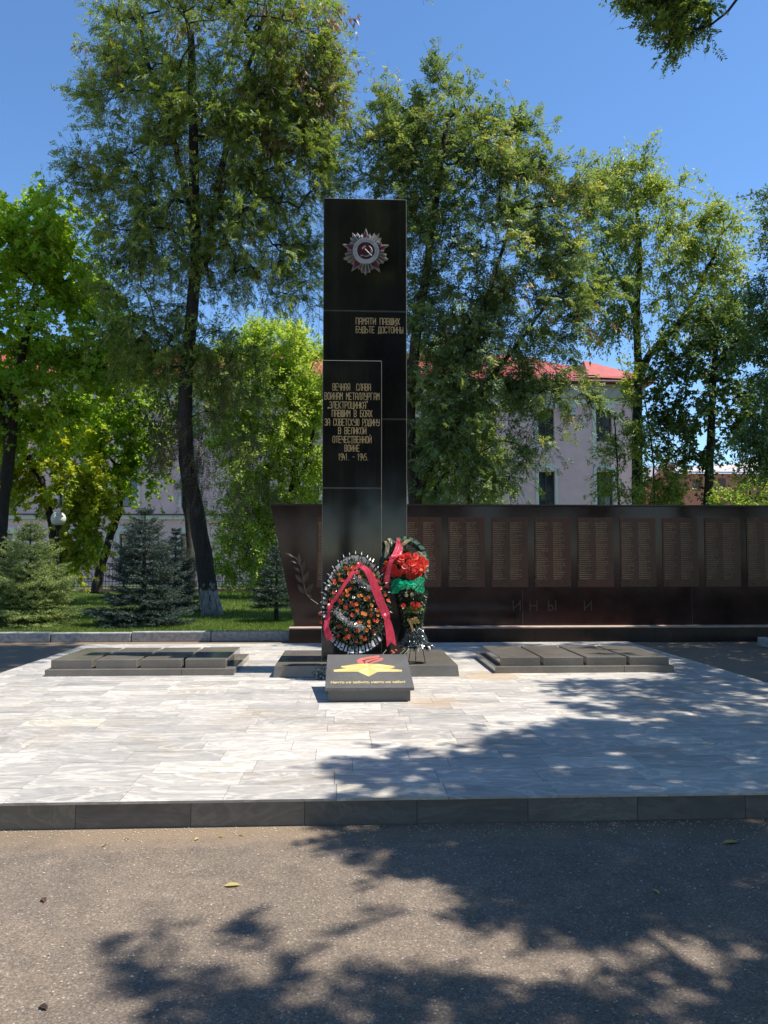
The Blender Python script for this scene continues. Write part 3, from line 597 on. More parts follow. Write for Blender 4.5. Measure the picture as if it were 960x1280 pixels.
# left wreath: leaning oval
wr = thing('funeral_wreath', (.10, 9.7, PT), 'oval wreath of orange flowers with crimson ribbons leaning on the stele', 'wreath')
wc = at(444.5, 754, 9.74); tilt = Vector((0, .30, 1)).normalized(); WU = Vector((1, 0, 0)); WN = Vector((0, -1, .30)).normalized()
SCL = .00985
def WL(px, py, h=0): return wc + WU*((px - 444.5)*SCL) + tilt*((754 - py)*SCL) + WN*h
def egg(th, k=1.0):                          # th from the top, clockwise; returns px offsets
    return 40.5*k*math.sin(th)*(1 - .10*math.cos(th)), 60.0*k*math.cos(th)
def dome(k): return .16*(1 - min(1, k)**2)
bk = MB(); ring_ = [WL(444.5 + egg(2*math.pi*i/40, .93)[0], 754 - egg(2*math.pi*i/40, .93)[1], -.01) for i in range(40)]
bk.raw(ring_ + [q - WN*.04 for q in ring_], [tuple(range(39, -1, -1)), tuple(range(40, 80))] + [(i, (i+1) % 40, 40 + (i+1) % 40, 40 + i) for i in range(40)]); bk.build('backing', M['spike_dark'], wr)
sd_, sw_ = MB(), MB(); NS = 64
for i in range(NS):
    th = 2*math.pi*i/NS; bot_ = max(0, -math.cos(th))
    for mb_, k0, k1, k2, wd, h in ((sd_, .90, 1.01, 1.085, .024, .02), (sw_, .99, 1.03, 1.10, .011, .035)):
        if mb_ is sw_ and (i % 2 or math.cos(th) < -.35 and random.random() < .8): continue
        e0, e1, e2 = egg(th, k0), egg(th, k1), egg(th, k2*random.uniform(.97, 1.03)); tg = Vector((math.cos(th)*40, 0, 0)) ; tv = (WU*math.cos(th) - tilt*math.sin(th)).normalized()
        a_, b_, c_ = WL(444.5 + e0[0], 754 - e0[1], h), WL(444.5 + e1[0], 754 - e1[1], h + .03), WL(444.5 + e2[0], 754 - e2[1], h)
        mb_.face([a_ - tv*wd*.5, b_ - tv*wd*.6 , c_, b_ + tv*wd*.6]); mb_.face([a_ - tv*wd*.5, b_ + tv*wd*.6, a_ + tv*wd*.5])
    if True:                                  # silver pleats inside the rim
        top_ = .84 if math.cos(th) > -.5 else .90
        e0, e1 = egg(th - .03, top_), egg(th, top_ + .15); tv = (WU*math.cos(th) - tilt*math.sin(th)).normalized(); lf = .045 if i % 2 else .02
        a_, b_ = WL(444.5 + e0[0], 754 - e0[1], .035), WL(444.5 + e1[0], 754 - e1[1], .03 + lf)
        if not (math.sin(th) > .3 and -.75 < math.cos(th) < .55):
            sw_.face([a_ - tv*.010, b_ - tv*.022, b_ + tv*.004, a_ + tv*.012])
            if i % 3 == 0: sw_.face([a_ + tv*.012, b_ + tv*.006, b_ + tv*.022, a_ + tv*.016])
        else:
            sw_.face([b_ - tv*.008, b_ + tv*.004 + WN*.02, b_ + tv*.010, b_ - tv*.002 - WN*.01]) if i % 2 else None
sd_.build('dark_spike_rim', M['spike_dark'], wr); sw_.build('silver_pleat_rim', M['spike_white'], wr)
n_ = 2600; th = RS.uniform(0, 2*np.pi, n_); kk = np.sqrt(RS.uniform(0, 1, n_))*.92
ex = 40.5*kk*np.sin(th)*(1 - .10*np.cos(th)); ey = 60*kk*np.cos(th); wcA, tA, nA = np.array(wc), np.array(tilt), np.array(WN)
c0 = wcA + np.outer(ex*SCL, [1,0,0]) + np.outer(ey*SCL, tA) + np.outer(.15*(1 - kk**2) + RS.uniform(-.02, .03, n_), nA)
d0 = unit(RS.normal(0, 1, (n_, 3)) + nA*.5); n0 = unit(nA + RS.normal(0, .5, (n_, 3)))
quads('greenery', leafquads(c0, d0, n0, RS.uniform(.03, .06, n_), RS.uniform(.018, .032, n_)), np.clip(RS.beta(1.6, 2.4, n_) + (RS.uniform(0,1,n_) < .12)*.5, 0, 1), M['w_green'], wr)
for path in ([(441,728),(452,733),(462,741)], [(420,768),(428,776),(440,784),(452,788)]):
    sp = smooth_path([tuple(WL(*q, .185)) for q in path], 30); n_ = 420
    c0 = np.array(sp)[RS.randint(0, 30, n_)] + RS.normal(0, .014, (n_, 3)); d0 = unit(RS.normal(0, 1, (n_, 3)))
    quads('tinsel_garland', leafquads(c0, d0, unit(RS.normal(0, 1, (n_, 3))), RS.uniform(.02, .05, n_), RS.uniform(.006, .012, n_)), RS.beta(2, 1.2, n_), M['tinsel'], wr)
fl = [(433,712,'o'),(445,711,'o'),(424,720,'y'),(436,719,'o'),(448,719,'y'),(466,721,'y'),(419,732,'d'),(429,730,'r'),(440,728,'r'),(449,725,'y'),(418,744,'d'),(438,741,'o'),(429,746,'o'),(435,749,'o'),(448,750,'y'),(455,752,'y'),(456,754,'y'),
      (427,757,'d'),(433,764,'d'),(425,754,'d'),(445,760,'o'),(463,761,'y'),(462,767,'o'),(446,768,'o'),(453,771,'y'),(455,772,'y'),(470,766,'o'),(448,782,'o'),(460,780,'y'),(460,785,'y'),(457,790,'y'),(424,785,'d'),(433,790,'o'),(447,791,'o'),(466,791,'d'),(470,779,'o'),
      (424,796,'d'),(432,799,'d'),(440,797,'d'),(455,800,'d'),(445,803,'d'),(472,728,'d'),(474,738,'d'),(480,745,'d'),(484,752,'o'),(402,768,'d'),(403,779,'d'),(415,752,'d'),(471,753,'o'),(440,773,'d')]
for _ in range(30):
    t_, k_ = random.uniform(0, 6.283), math.sqrt(random.random())*.80; fl.append((444.5 + egg(t_, k_)[0], 754 - egg(t_, k_)[1], random.choice('oddyor')))
KM = {'o':'petal_orange','y':'petal_yellow','d':'petal_deep','r':'petal_red'}
for fx, fy, k in fl:
    e = math.hypot((fx - 444.5)/40.5, (fy - 754)/60); flower(wr, WL(fx, fy, dome(e) + .035), WN + Vector((random.uniform(-.5,.5), 0, random.uniform(-.4,.5))) + WU*(fx-444.5)*.012, random.uniform(.023, .031), KM[k])
rb = MB()
Lt = smooth_path([tuple(WL(*q)) for q in ((449,712,.20),(440,723,.23),(430,738,.23),(420,753,.20),(413,762,.14),(412,771,.12),(409,785,.12),(411,793,.12),(414.5,801,.11))], 30)
sweep_ribbon(rb, Lt, [ .042 if i < 10 else .046 if i < 16 else .036 if i < 19 else .045 + .0042*(i-18) for i in range(30)], WU*.9 + tilt*.25, waves=.0015)
Rt = smooth_path([tuple(WL(*q)) for q in ((448,712,.20),(456,717,.245),(463,728,.25),(468,741,.24),(473,755,.22),(479,768,.19),(481,775,.185),(483,783,.17),(485,792,.16),(486.5,805,.15))], 34)
e_ = sweep_ribbon(rb, Rt, [.05 + .005*min(i, 10) for i in range(22)] + [.07]*3 + [.085 + .003*i for i in range(9)], WU*.95 + tilt*.25, waves=.0012)
for kx, ky, kh, s_ in ((413.5,762,.17,.042), (481,776,.215,.05), (449,712,.23,.04)):     # knots
    for a in range(7):
        aa = a*.9; p_ = WL(kx, ky, kh); q1 = p_ + (WU*math.cos(aa) + tilt*math.sin(aa))*s_; q2 = p_ + (WU*math.cos(aa+.8) + tilt*math.sin(aa+.8))*s_*.8
        rb.face([p_ + WN*.015, q1, q2 + WN*.02])
tip_ = Vector(Rt[-1]); dn = (Vector(Rt[-1]) - Vector(Rt[-2])).normalized()
rb.face([e_[0], e_[0] + dn*.055, (e_[0] + e_[6])*.5 , ]); rb.face([e_[6], (e_[0] + e_[6])*.5, e_[6] + dn*.055])
rb.build('crimson_ribbon', M['ribbon'], wr, smooth=True)

# right wreath: stand basket of red flowers
w2 = thing('flower_stand', (.80, 10.0, PT), 'tall stand basket of scarlet flowers with an emerald bow before the stele', 'wreath')
FY = 9.98
def W2(px, py, dy=0): return at(px, py, FY + dy)
rf = MB(); NR = 60; prev = None                # ruffled green ring
cx, cy_, rx_, ry_ = 505.5, 708, 26.5, 33
for i in range(NR + 1):
    th = R(-150 + 300*i/NR); z_ = .022*math.sin(i*2.1); a_ = W2(cx + (rx_-5)*math.sin(th), cy_ - (ry_-5)*math.cos(th), .06 + z_); m_ = W2(cx + rx_*math.sin(th), cy_ - ry_*math.cos(th), .02 - z_); c_ = W2(cx + (rx_+4.5+random.uniform(-1,1))*math.sin(th), cy_ - (ry_+4.5)*math.cos(th), .08 + z_)
    if prev: rf.face([prev[0], a_, m_, prev[1]]); rf.face([prev[1], m_, c_, prev[2]])
    prev = (a_, m_, c_)
rf.build('ruffled_green_rim', M['ribbon_green'], w2)
wb = MB()
for (x0, y0, x1, y1) in ((482,676,485,690), (484,684,481,697), (503,681,513,675), (521,690,529,697), (526,694,533,703), (486,673,488,679)):
    a_, b_ = W2(x0, y0, .0), W2(x1, y1, -.01); q = (b_ - a_).cross(Vector((0,1,0))).normalized()*.018; wb.face([a_ - q, b_ - q*.5, b_ + q*.6 + Vector((0,-.02,0)), a_ + q]); wb.face([a_ + q, b_ + q*.6 + Vector((0,-.02,0)), (a_+b_)*.5 + q*2 + Vector((0,-.03,0))])
wb.build('cream_ribbon_loops', M['petal_cream'], w2)
n_ = 900; th = RS.uniform(0, 2*np.pi, n_); kk = np.sqrt(RS.uniform(0, 1, n_)); base_ = np.array([W2(507 + 24*k_*math.sin(t_), 712 - 24*k_*math.cos(t_), -.10*(1-k_**2) + .03)[:] for k_, t_ in zip(kk, th)])
quads('greenery', leafquads(base_, unit(RS.normal(0,1,(n_,3)) + [0,-.6,0]), unit(RS.normal(0,.6,(n_,3)) + [0,-1,.3]), RS.uniform(.03,.07,n_), RS.uniform(.02,.035,n_)), np.clip(RS.beta(2,1.6,n_),0,1), M['w_green'], w2)
for i in range(62):
    for _ in range(40):
        t_, k_ = random.uniform(0, 6.283), math.sqrt(random.random()); fx, fy = 506.5 + 26*k_*math.sin(t_), 708.5 - 16.5*k_*math.cos(t_)
        if fy < 712 + (fx-506)*.12 + 9 and not (fy > 714 and fx < 492): break
    kd = 'petal_red' if random.random() < .86 else ('petal_pink' if random.random() < .5 else 'petal_orange')
    flower(w2, W2(fx, fy, -.19*(1 - ((fx-506.5)/30)**2 - .4*((fy-708)/20)**2) + .02), (random.uniform(-.5,.5) + (fx-506)*.03, -1, random.uniform(-.2,.7)), random.uniform(.040, .052), kd)
for fx, fy, kd in ((504,757,'petal_red'), (516,755,'petal_red'), (523,756,'petal_red'), (519,759,'petal_red'), (508,744,'petal_cream'), (515,743,'petal_cream')): flower(w2, W2(fx, fy, -.13), (random.uniform(-.3,.3), -1, .2), .034 if kd == 'petal_red' else .026, kd)
rb = MB()
sweep_ribbon(rb, smooth_path([tuple(W2(*q)) for q in ((498,673,.0),(497,682,-.05),(495,692,-.13),(490,699,-.20),(487,708,-.22),(484,720,-.21),(481.5,735,-.17))], 22), [.03 + .007*min(i,8) for i in range(9)] + [.05]*5 + [.05 + .004*i for i in range(8)], (1,0,.1), waves=.002)
sweep_ribbon(rb, smooth_path([tuple(W2(*q)) for q in ((498,674,-.01),(501,684,-.06),(500,692,-.12),(494,695,-.19),(488,700,-.2))], 14), [.03 + .004*i for i in range(14)], (1,0,.1), waves=.003)
rb.build('crimson_ribbon', M['ribbon'], w2, smooth=True)
tu = MB(); prev = None                         # emerald tulle
for i in range(27):
    f = i/26; px = 489 + 41*f; yt = 727 - 6*math.sin(f*9)*.6 - 3*f; yb = 738 + 4*math.sin(f*7 + 1); row_ = []
    for j in range(6):
        g_ = j/5; row_.append(W2(px + 1.5*math.sin(j*2 + i), yt + (yb - yt)*g_, -.14 - .06*math.sin(math.pi*f) + .028*math.sin(i*1.6 + j*1.9)))
    if prev:
        for j in range(5): tu.face([prev[j], row_[j], row_[j+1], prev[j+1]])
    prev = row_
for kx in (505, 512):
    for a in range(6): aa = a*1.05; p_ = W2(kx, 731, -.25); tu.face([p_, p_ + Vector((math.cos(aa)*.085, -.02, math.sin(aa)*.065)), p_ + Vector((math.cos(aa+.7)*.07, .03, math.sin(aa+.7)*.05))])
tu.build('emerald_bow', M['tulle'], w2)
tb = MB(); tb.lathe([(.10, 0), (.085, -.16), (.07, -.30), (.065, -.42), (.055, -.50)], W2(517, 741, .06), 14); tb.build('dark_stem', M['spike_dark'], w2)
n_ = 1500; f = RS.uniform(0, 1, n_); a = RS.uniform(0, 6.283, n_); rad = .15 - .08*f; c0 = np.array(W2(516, 738, .02)) + np.stack([rad*np.cos(a), rad*np.sin(a)*.7, -.48*f], 1)
quads('dark_leaves', leafquads(c0, unit(np.stack([np.cos(a), np.sin(a), -.8 + 0*a], 1) + RS.normal(0,.5,(n_,3))), unit(RS.normal(0,1,(n_,3))), RS.uniform(.03,.07,n_), RS.uniform(.012,.025,n_)), RS.beta(1.5,4,n_), M['w_green'], w2)
n_ = 160; c0 = np.array([W2(504 + 22*random.random(), 759 + 4*random.random(), -.12)[:] for _ in range(n_)]); quads('light_leaves', leafquads(c0, unit(RS.normal(0,1,(n_,3)) + [0,-.4,-.2]), unit(RS.normal(0,.6,(n_,3)) + [0,-1,.5]), RS.uniform(.03,.06,n_), RS.uniform(.015,.03,n_)), RS.uniform(.9, 1, n_), M['w_green'], w2)
gb = MB()
for a in range(9):
    aa = a*.75 + .2; p_ = W2(517, 776, -.11); rr_ = .085 if a % 2 else .065; q1 = p_ + Vector((math.cos(aa)*rr_*1.1, random.uniform(-.03,.01), math.sin(aa)*rr_*.6)); q2 = p_ + Vector((math.cos(aa+.6)*rr_, random.uniform(-.05,.0), math.sin(aa+.6)*rr_*.6)); gb.face([p_, q1, q2])
gb.face([W2(512,779,-.11), W2(515,789,-.11), W2(517.5,788,-.12), W2(515,778,-.12)]); gb.build('gold_bow', M['gold_bow'], w2)
n_ = 1500; f = RS.uniform(0, 1, n_)**.8; a = RS.uniform(0, 6.283, n_); rad = .07 + .09*f; c0 = np.array(W2(519, 782, .0)) + np.stack([rad*np.cos(a), rad*np.sin(a), -.24*f], 1)
quads('tinsel_skirt', leafquads(c0, unit(np.stack([np.cos(a)*.7, np.sin(a)*.7, -.8 + 0*a], 1) + RS.normal(0,.45,(n_,3))), unit(RS.normal(0,1,(n_,3))), RS.uniform(.02,.05,n_), RS.uniform(.006,.013,n_)), RS.beta(1.3,3,n_), M['tinsel_dark'], w2)
for nm, mt, cnt, k0, k1 in (('dark_base_leaves', M['spike_dark'], 46, .10, .22), ('silver_leaf_tips', M['spike_white'], 8, .17, .235)):
    q = MB(); c_ = W2(520.5, 809, .0)
    for i in range(cnt):
        a = 2*math.pi*i/cnt + random.uniform(-.05,.05); d = Vector((math.cos(a), math.sin(a)*.75, 0)); t_ = Vector((-math.sin(a), math.cos(a), 0)); w_ = .024; dz = random.uniform(-.01, .02); dr = -.05 + random.uniform(-.03,.02)
        A, B, D = c_ + d*k0 + Vector((0,0,.015+dz)), c_ + d*(k0+k1)*.5 + Vector((0,0,.03+dz)), c_ + d*k1 + Vector((0,0,dr+.03)); q.face([A - t_*w_*.4, B - t_*w_, D, B + t_*w_]); q.face([A - t_*w_*.4, B + t_*w_, A + t_*w_*.4])
    q.build(nm, mt, w2)
lg = MB(); c_ = W2(520.5, 808, 0)
for a in (20, 140, 260): lg.tube([c_ + Vector((.05*math.cos(R(a)), .05*math.sin(R(a)), .15)), (c_.x + .12*math.cos(R(a)), c_.y + .12*math.sin(R(a)), PT)], .005, 6)
lg.tube([c_, W2(517, 735, .07), W2(506, 680, .09)], .012, 6); lg.build('wire_legs', M['wire'], w2)

# flowers left lying on the plaque, tinsel tuft beside it
cl = thing('laid_flower', onpl(493, 814, .02), 'red carnations with pale stems lying on the upper corner of the sloping plaque', 'flowers')
for px, py, k in ((490,815.5,'petal_red'), (495,814.5,'petal_red'), (492,817.5,'petal_pink')): flower(cl, onpl(px, py, .012), sn + Vector((.2,-.3,0)), .016, k)
q = MB()
for a_, b_ in (((478,819),(483,813)), ((488,820),(492,817)), ((500,818),(507,812)), ((505,819),(510,813))): q.tube([onpl(*a_, .006), onpl(*b_, .008)], .003, 5)
q.build('pale_stems', simple('pale_stem', (.20, .22, .13), .7), cl)
n_ = 350; cT = Vector((-.30, 9.60, PZ + .055)); c0 = np.array(cT) + RS.normal(0, 1, (n_, 3))*[.035, .035, .05]; c0[:,2] = np.maximum(c0[:,2], PZ + .005)
o = quads('tinsel_tuft', leafquads(c0, unit(RS.normal(0,1,(n_,3))), unit(RS.normal(0,1,(n_,3))), RS.uniform(.02,.05,n_), RS.uniform(.006,.012,n_)), RS.beta(1.8,1.8,n_), M['tinsel_dark']); tag(o, 'small tuft of grey green tinsel lying on the marble beside the plaque', 'tinsel')

# ================================================================== BUILDINGS AND BACKGROUND STREET THINGS
BY = 45.0; BX0, BX1, EAVE = -46.0, 17.0, 11.4
bld = thing('pink_building', (-10, 50, 0), 'long three storey pink building with white trim and red roof behind the trees', 'building')
cols = [14.83 - 3.36*k for k in range(18)]
wins = []
for k, cxw in enumerate(cols): wins += [(cxw-.47, cxw+.47, .85, 2.9), (cxw-.47, cxw+.47, 4.40, 6.50), (cxw-.47, cxw+.47, 8.25, 10.15)]
xs = sorted({BX0, BX1} | {round(v, 4) for w_ in wins for v in w_[:2]}); zs = sorted({0.0, EAVE} | {v for w_ in wins for v in w_[2:]})
hole = {(round(w_[0],4), w_[2]) for w_ in wins}
b = MB()
for i in range(len(xs)-1):
    for j in range(len(zs)-1):
        if (xs[i], zs[j]) in hole:
            x0, x1, z0, z1 = xs[i], xs[i+1], zs[j], zs[j+1]; yb = BY + .28
            b.face([(x0,BY,z0),(x0,yb,z0),(x0,yb,z1),(x0,BY,z1)]); b.face([(x1,BY,z1),(x1,yb,z1),(x1,yb,z0),(x1,BY,z0)]); b.face([(x0,BY,z1),(x0,yb,z1),(x1,yb,z1),(x1,BY,z1)]); b.face([(x0,BY,z0),(x1,BY,z0),(x1,yb,z0),(x0,yb,z0)])
        else: b.face([(xs[i],BY,zs[j]),(xs[i+1],BY,zs[j]),(xs[i+1],BY,zs[j+1]),(xs[i],BY,zs[j+1])])
b.face([(BX1,BY,0),(BX1,BY+13,0),(BX1,BY+13,EAVE),(BX1,BY,EAVE)]); b.face([(BX0,BY,0),(BX0,BY,EAVE),(BX0,BY+13,EAVE),(BX0,BY+13,0)]); b.face([(BX0,BY+13,0),(BX0,BY+13,EAVE),(BX1,BY+13,EAVE),(BX1,BY+13,0)])
b.build('wall', M['pink'], bld)
tr = MB()
tr.box(BX0-.1, BX1+.1, BY-.12, BY-.003, 3.72, 3.95); tr.box(BX0-.1, BX1+.08, BY-.08, BY-.004, 10.42, 10.72)
for (x0, x1, z0, z1) in wins:
    up = z0 > 8; lw_ = .16 if not up else .20
    tr.box(x0-lw_, x0-.002, BY-.05, BY-.002, z0-(.02 if not up else .9), z1+.12); 
    if not up: tr.box(x1+.002, x1+lw_, BY-.05, BY-.002, z0-.02, z1+.12)
    n__ = 8; prev = None                       # arched head
    for i in range(n__+1):
        f = i/n__; xx = x0-lw_+(x1-x0+2*lw_)*f; rise = .16*(1-(2*f-1)**2)*(0.4 if up else 1)
        cur = (xx, z1+.004+rise*.5-.10*(1-(2*f-1)**2)*0, z1+.26+rise)
        if prev: tr.hexa([(prev[0],BY-.07,prev[1]),(cur[0],BY-.07,cur[1]),(cur[0],BY-.003,cur[1]),(prev[0],BY-.003,prev[1])],[(prev[0],BY-.07,prev[2]),(cur[0],BY-.07,cur[2]),(cur[0],BY-.003,cur[2]),(prev[0],BY-.003,prev[2])])
        prev = cur
    tr.box((x0+x1)/2-.09, (x0+x1)/2+.09, BY-.10, BY-.071, z1+.05, z1+.5)
tr.build('white_trim', M['white_trim'], bld)
co = MB(); co.box(BX0-.2, BX1+.2, BY-.22, BY-.001, 10.721, 11.40); co.box(BX0-.3, BX1+.3, BY-.4, BY-.0, 11.401, 11.52); co.build('cornice', M['cornice'], bld)
co = MB(); co.box(BX0-.2, BX1+.2, BY-.2, BY-.121, 3.951, 4.02); co.tube([(BX0-.6, BY-.62, 11.60), (BX1+.6, BY-.62, 11.60)], .10, 8); co.build('gutter', M['gutter'], bld)
dp = MB(); dp.tube([(16.6, BY-.62, 11.55), (16.6, BY-.14, 11.0), (16.6, BY-.14, .2)], .055, 8); dp.build('downpipe', M['gutter'], bld)
vis = [k for k, w_ in enumerate(wins) if w_[0] > -24]
for k in vis[:100]:
    x0, x1, z0, z1 = wins[k]; f = MB(); yb = BY+.20; t_ = .06
    f.box(x0+.001, x0+t_, yb, yb+.06, z0+.001, z1-.001); f.box(x1-t_, x1-.001, yb, yb+.06, z0+.001, z1-.001); f.box(x0+t_, x1-t_, yb, yb+.06, z0+.001, z0+t_); f.box(x0+t_, x1-t_, yb, yb+.06, z1-t_, z1-.001)
    f.box((x0+x1)/2-.035, (x0+x1)/2+.035, yb+.005, yb+.055, z0+t_, z1-t_); f.box(x0+t_, x1-t_, yb+.008, yb+.05, z0+(z1-z0)*.45, z0+(z1-z0)*.45+.06)
    fo_ = f.build('window', M['frame_brown'], bld); p_ = MB(); p_.box(x0+.01, x1-.01, yb+.062, yb+.07, z0+.01, z1-.01); po = p_.build('pane', M['glass']); po.parent = fo_
rf = MB(); x0, x1, y0, y1 = BX0-.6, BX1+.6, BY-.6, BY+13.6; zr = 14.9; rg0, rg1 = x0+6.5, x1-6.5; ym = (y0+y1)/2
rf.face([(x0,y0,11.55),(x1,y0,11.55),(rg1,ym,zr),(rg0,ym,zr)]); rf.face([(x1,y0,11.55),(x1,y1,11.55),(rg1,ym,zr)]); rf.face([(x1,y1,11.55),(x0,y1,11.55),(rg0,ym,zr),(rg1,ym,zr)]); rf.face([(x0,y1,11.55),(x0,y0,11.55),(rg0,ym,zr)])
rf.face([(x0,y0,11.549),(x0,y1,11.549),(x1,y1,11.549),(x1,y0,11.549)])
x = x0 + .4
while x < x1 - .3:                             # standing seams
    q = min(1, (x-x0)/6.5, (x1-x)/6.5); rf.tube([(x, y0, 11.57), (x, y0+(ym-y0)*q, 11.57+(zr-11.55)*q)], .025, 4); x += .55
rf.raw([(14.0,BY+.2,12.05),(17.5,BY-.5,11.75),(17.5,BY+7,12.0),(14.0,BY+7,12.6),(14.45,BY+2.4,13.55),(17.4,BY+.9,12.35),(17.4,BY+6,12.6),(14.45,BY+6.5,13.6)], [(0,1,5,4),(1,2,6,5),(2,3,7,6),(3,0,4,7),(4,5,6,7)])
rfo = rf.build('roof', M['roof'], bld)
sg_ = MB()
for a_, b_ in ((11.2, 12.6), (13.1, 14.4), (9.2, 10.6)): sg_.tube([(a_, BY+.1, 12.12), (b_, BY+.1, 12.12)], .05, 6); sg_.tube([(a_, BY-.1, 11.95), (b_, BY-.1, 11.95)], .04, 6)
o = sg_.build('snow_rail', M['gutter']); o.parent = rfo
def aircon(px, py, lab):
    c = at(px, py, BY - .25); t = thing('air_conditioner', c, lab, 'air conditioner', 'air conditioners on the pink building')
    b = MB(); b.box(c.x-.42, c.x+.42, BY-.36, BY-.04, c.z-.3, c.z+.3); b.build('casing', M['ac'], t, bevel=.02)
    b = MB()
    for r_ in (.22, .17, .12, .07): b.tube([(c.x-.1+r_*math.cos(a*math.pi/12), BY-.37, c.z+r_*math.sin(a*math.pi/12)) for a in range(25)], .014, 5)
    for a in range(6): b.tube([(c.x-.1, BY-.37, c.z), (c.x-.1+.22*math.cos(a*1.047), BY-.37, c.z+.22*math.sin(a*1.047))], .008, 4)
    b.build('fan_grille', M['dark_plastic'], t); b = MB(); b.box(c.x-.35, c.x-.3, BY-.33, BY-.01, c.z-.36, c.z-.302); b.box(c.x+.3, c.x+.35, BY-.33, BY-.01, c.z-.36, c.z-.302); b.build('bracket', M['gutter'], t)
aircon(711, 512, 'white air conditioner beside the top floor window right of the leafy trees')
aircon(121, 686, 'white air conditioner low on the pink wall beside the arched ground window')
# warehouse far right
wh = thing('warehouse', (30, 62, 0), 'orange brown warehouse with a shallow grey sheet roof far behind the right trees', 'building')
b = MB(); gx0, gx1 = 22.6, 40.0
b.box(25.4, gx1, 60, 75, 0, 8.05); b.prism([(22.3, 60.6, 0), (25.39, 60.1, 0), (25.39, 60.1, 8.3), (24.6, 60.2, 8.5), (22.3, 60.6, 6.6)], (0, 14, 0)); b.build('wall', M['warehouse'], wh)
b = MB(); b.hexa([(25.0,59.7,8.06),(gx1,59.7,8.06),(gx1,67,10.2),(25.0,67,8.8)], [(25.0,59.7,8.18),(gx1,59.7,8.18),(gx1,67,10.32),(25.0,67,8.95)]); b.prism([(22.0,60.3,6.5),(24.8,59.9,8.75),(25.6,59.8,8.6),(25.6,59.8,8.75),(24.8,59.9,8.95),(22.0,60.3,6.7)], (0, 14, 0)); b.build('roof', M['sheet'], wh)
b = MB(); b.box(26.6, 27.2, 59.97, 59.995, 6.7, 7.6); b.box(28.6, 29.2, 59.97, 59.995, 6.9, 7.7); b.build('window', M['frame_brown'], wh)
b = MB(); b.box(25.4, gx1, 59.9, 59.999, 4.7, 4.9); b.build('ledge', M['warehouse'], wh)
# iron fence on the left
fn = thing('iron_fence', (-7, 33.4, .1), 'dark wrought iron fence on a low brick base across the lawn', 'fence')
b = MB(); b.box(-30, -1.0, 33.35, 33.6, .1, .32); b.build('brick_base', M['brick_base'], fn)
b = MB(); x = -30.0
while x < -1.0: b.tube([(x, 33.47, .32), (x, 33.47, 1.38)], .011, 4, cap=False); x += .14
b.build('balusters', M['iron'], fn)
b = MB()
for z_ in (.42, .62, 1.12, 1.36): b.box(-30, -1.0, 33.455, 33.485, z_-.014, z_+.014)
b.build('rail', M['iron'], fn)
b = MB(); x = -29.93
while x < -1.0:
    b.tube([(x+.06*math.cos(a*.7854), 33.47, .87+.1*math.sin(a*.7854)) for a in range(9)], .008, 4, cap=False); x += .28
b.build('scrolls', M['iron'], fn)
for k in range(12): b = MB(); xx = -29.9+2.6*k; b.box(xx-.035, xx+.035, 33.43, 33.51, .321, 1.5); b.build('post', M['iron'], fn)
# park lamp
lp = at(73, 648.5, 24); lm = thing('park_lamp', (lp.x, 24, .14), 'park lamp with a white globe on a thin black post behind the pale spruce', 'street lamp')
b = MB(); b.lathe([(.0,.14),(.11,.14),(.10,.35),(.055,.42),(.045,lp.z-.45),(.06,lp.z-.42),(.04,lp.z-.36),(.10,lp.z-.24),(.13,lp.z-.19),(0,lp.z-.19)], (lp.x, 24, 0), 12); b.build('post', M['iron'], lm, smooth=True)
b = MB(); b.lathe([(.215*math.sin(R(a)), -.215*math.cos(R(a))) for a in range(0, 181, 12)], (lp.x, 24, lp.z), 24); b.build('globe', M['globe'], lm, smooth=True)

# ================================================================== TREES
def grow_limbs(stems, targets, rng, rtip=.007, rexp=.5, rmax=.16, sag=.0, high=0):
    """stems: list of (points, radii). Each target is joined to the nearest limb; returns edges (p, q, r_p, r_q)."""
    Pn = []; par = []; cap = []
    for pts, rad in stems:
        k0 = int(len(pts)*.30)
        for i in range(k0, len(pts)): Pn.append(np.array(pts[i])); par.append(-1); cap.append(rad[i])
    nst = len(Pn); P = np.zeros((nst + len(targets)*4 + 4, 3)); P[:nst] = Pn; n_ = nst; root = P[:nst].mean(0)
    order = np.argsort(np.min(np.linalg.norm(targets[:, None] - P[None, :nst], axis=2), axis=1) - high*targets[:, 2]); tips = []
    for t in targets[order]:
        v = t - P[:n_]; d = np.linalg.norm(v, axis=1); cost = d*(1 + .55*np.clip(-v[:, 2]/(d+1e-6), 0, 1) + .25*(np.arange(n_) >= nst)*0)
        j = int(np.argmin(cost)); p0 = P[j].copy(); L_ = d[j]; k = 1 if L_ < .35 else (2 if L_ < 1.2 else 4); prev = j
        for s_ in range(1, k+1):
            f = s_/k; q = p0 + (t - p0)*f
            if s_ < k: q = q + rng.normal(0, .07*L_, 3) + np.array([0, 0, (.16 - sag)*L_*math.sin(math.pi*f)*.6])
            P[n_] = q; par.append(prev); cap.append(0); prev = n_; n_ += 1
        tips.append(n_-1)
    cnt = np.zeros(n_); 
    for t in tips:
        j = t
        while j >= nst: cnt[j] += 1; j = par[j]
    rad = rtip*np.maximum(cnt, 1)**rexp; E = []
    for i in range(nst, n_):
        j = par[i]; rp = rad[j] if j >= nst else min(rad[i]*1.2, cap[j]*.75); E.append((P[j], P[i], min(rp, rmax), min(rad[i], rmax)))
    return E
def limb_mesh(mb, E):
    for p, q, a, b_ in E:
        mb.tube([p, q], [a, b_], 6 if a > .03 else (4 if a > .014 else 3), cap=False)
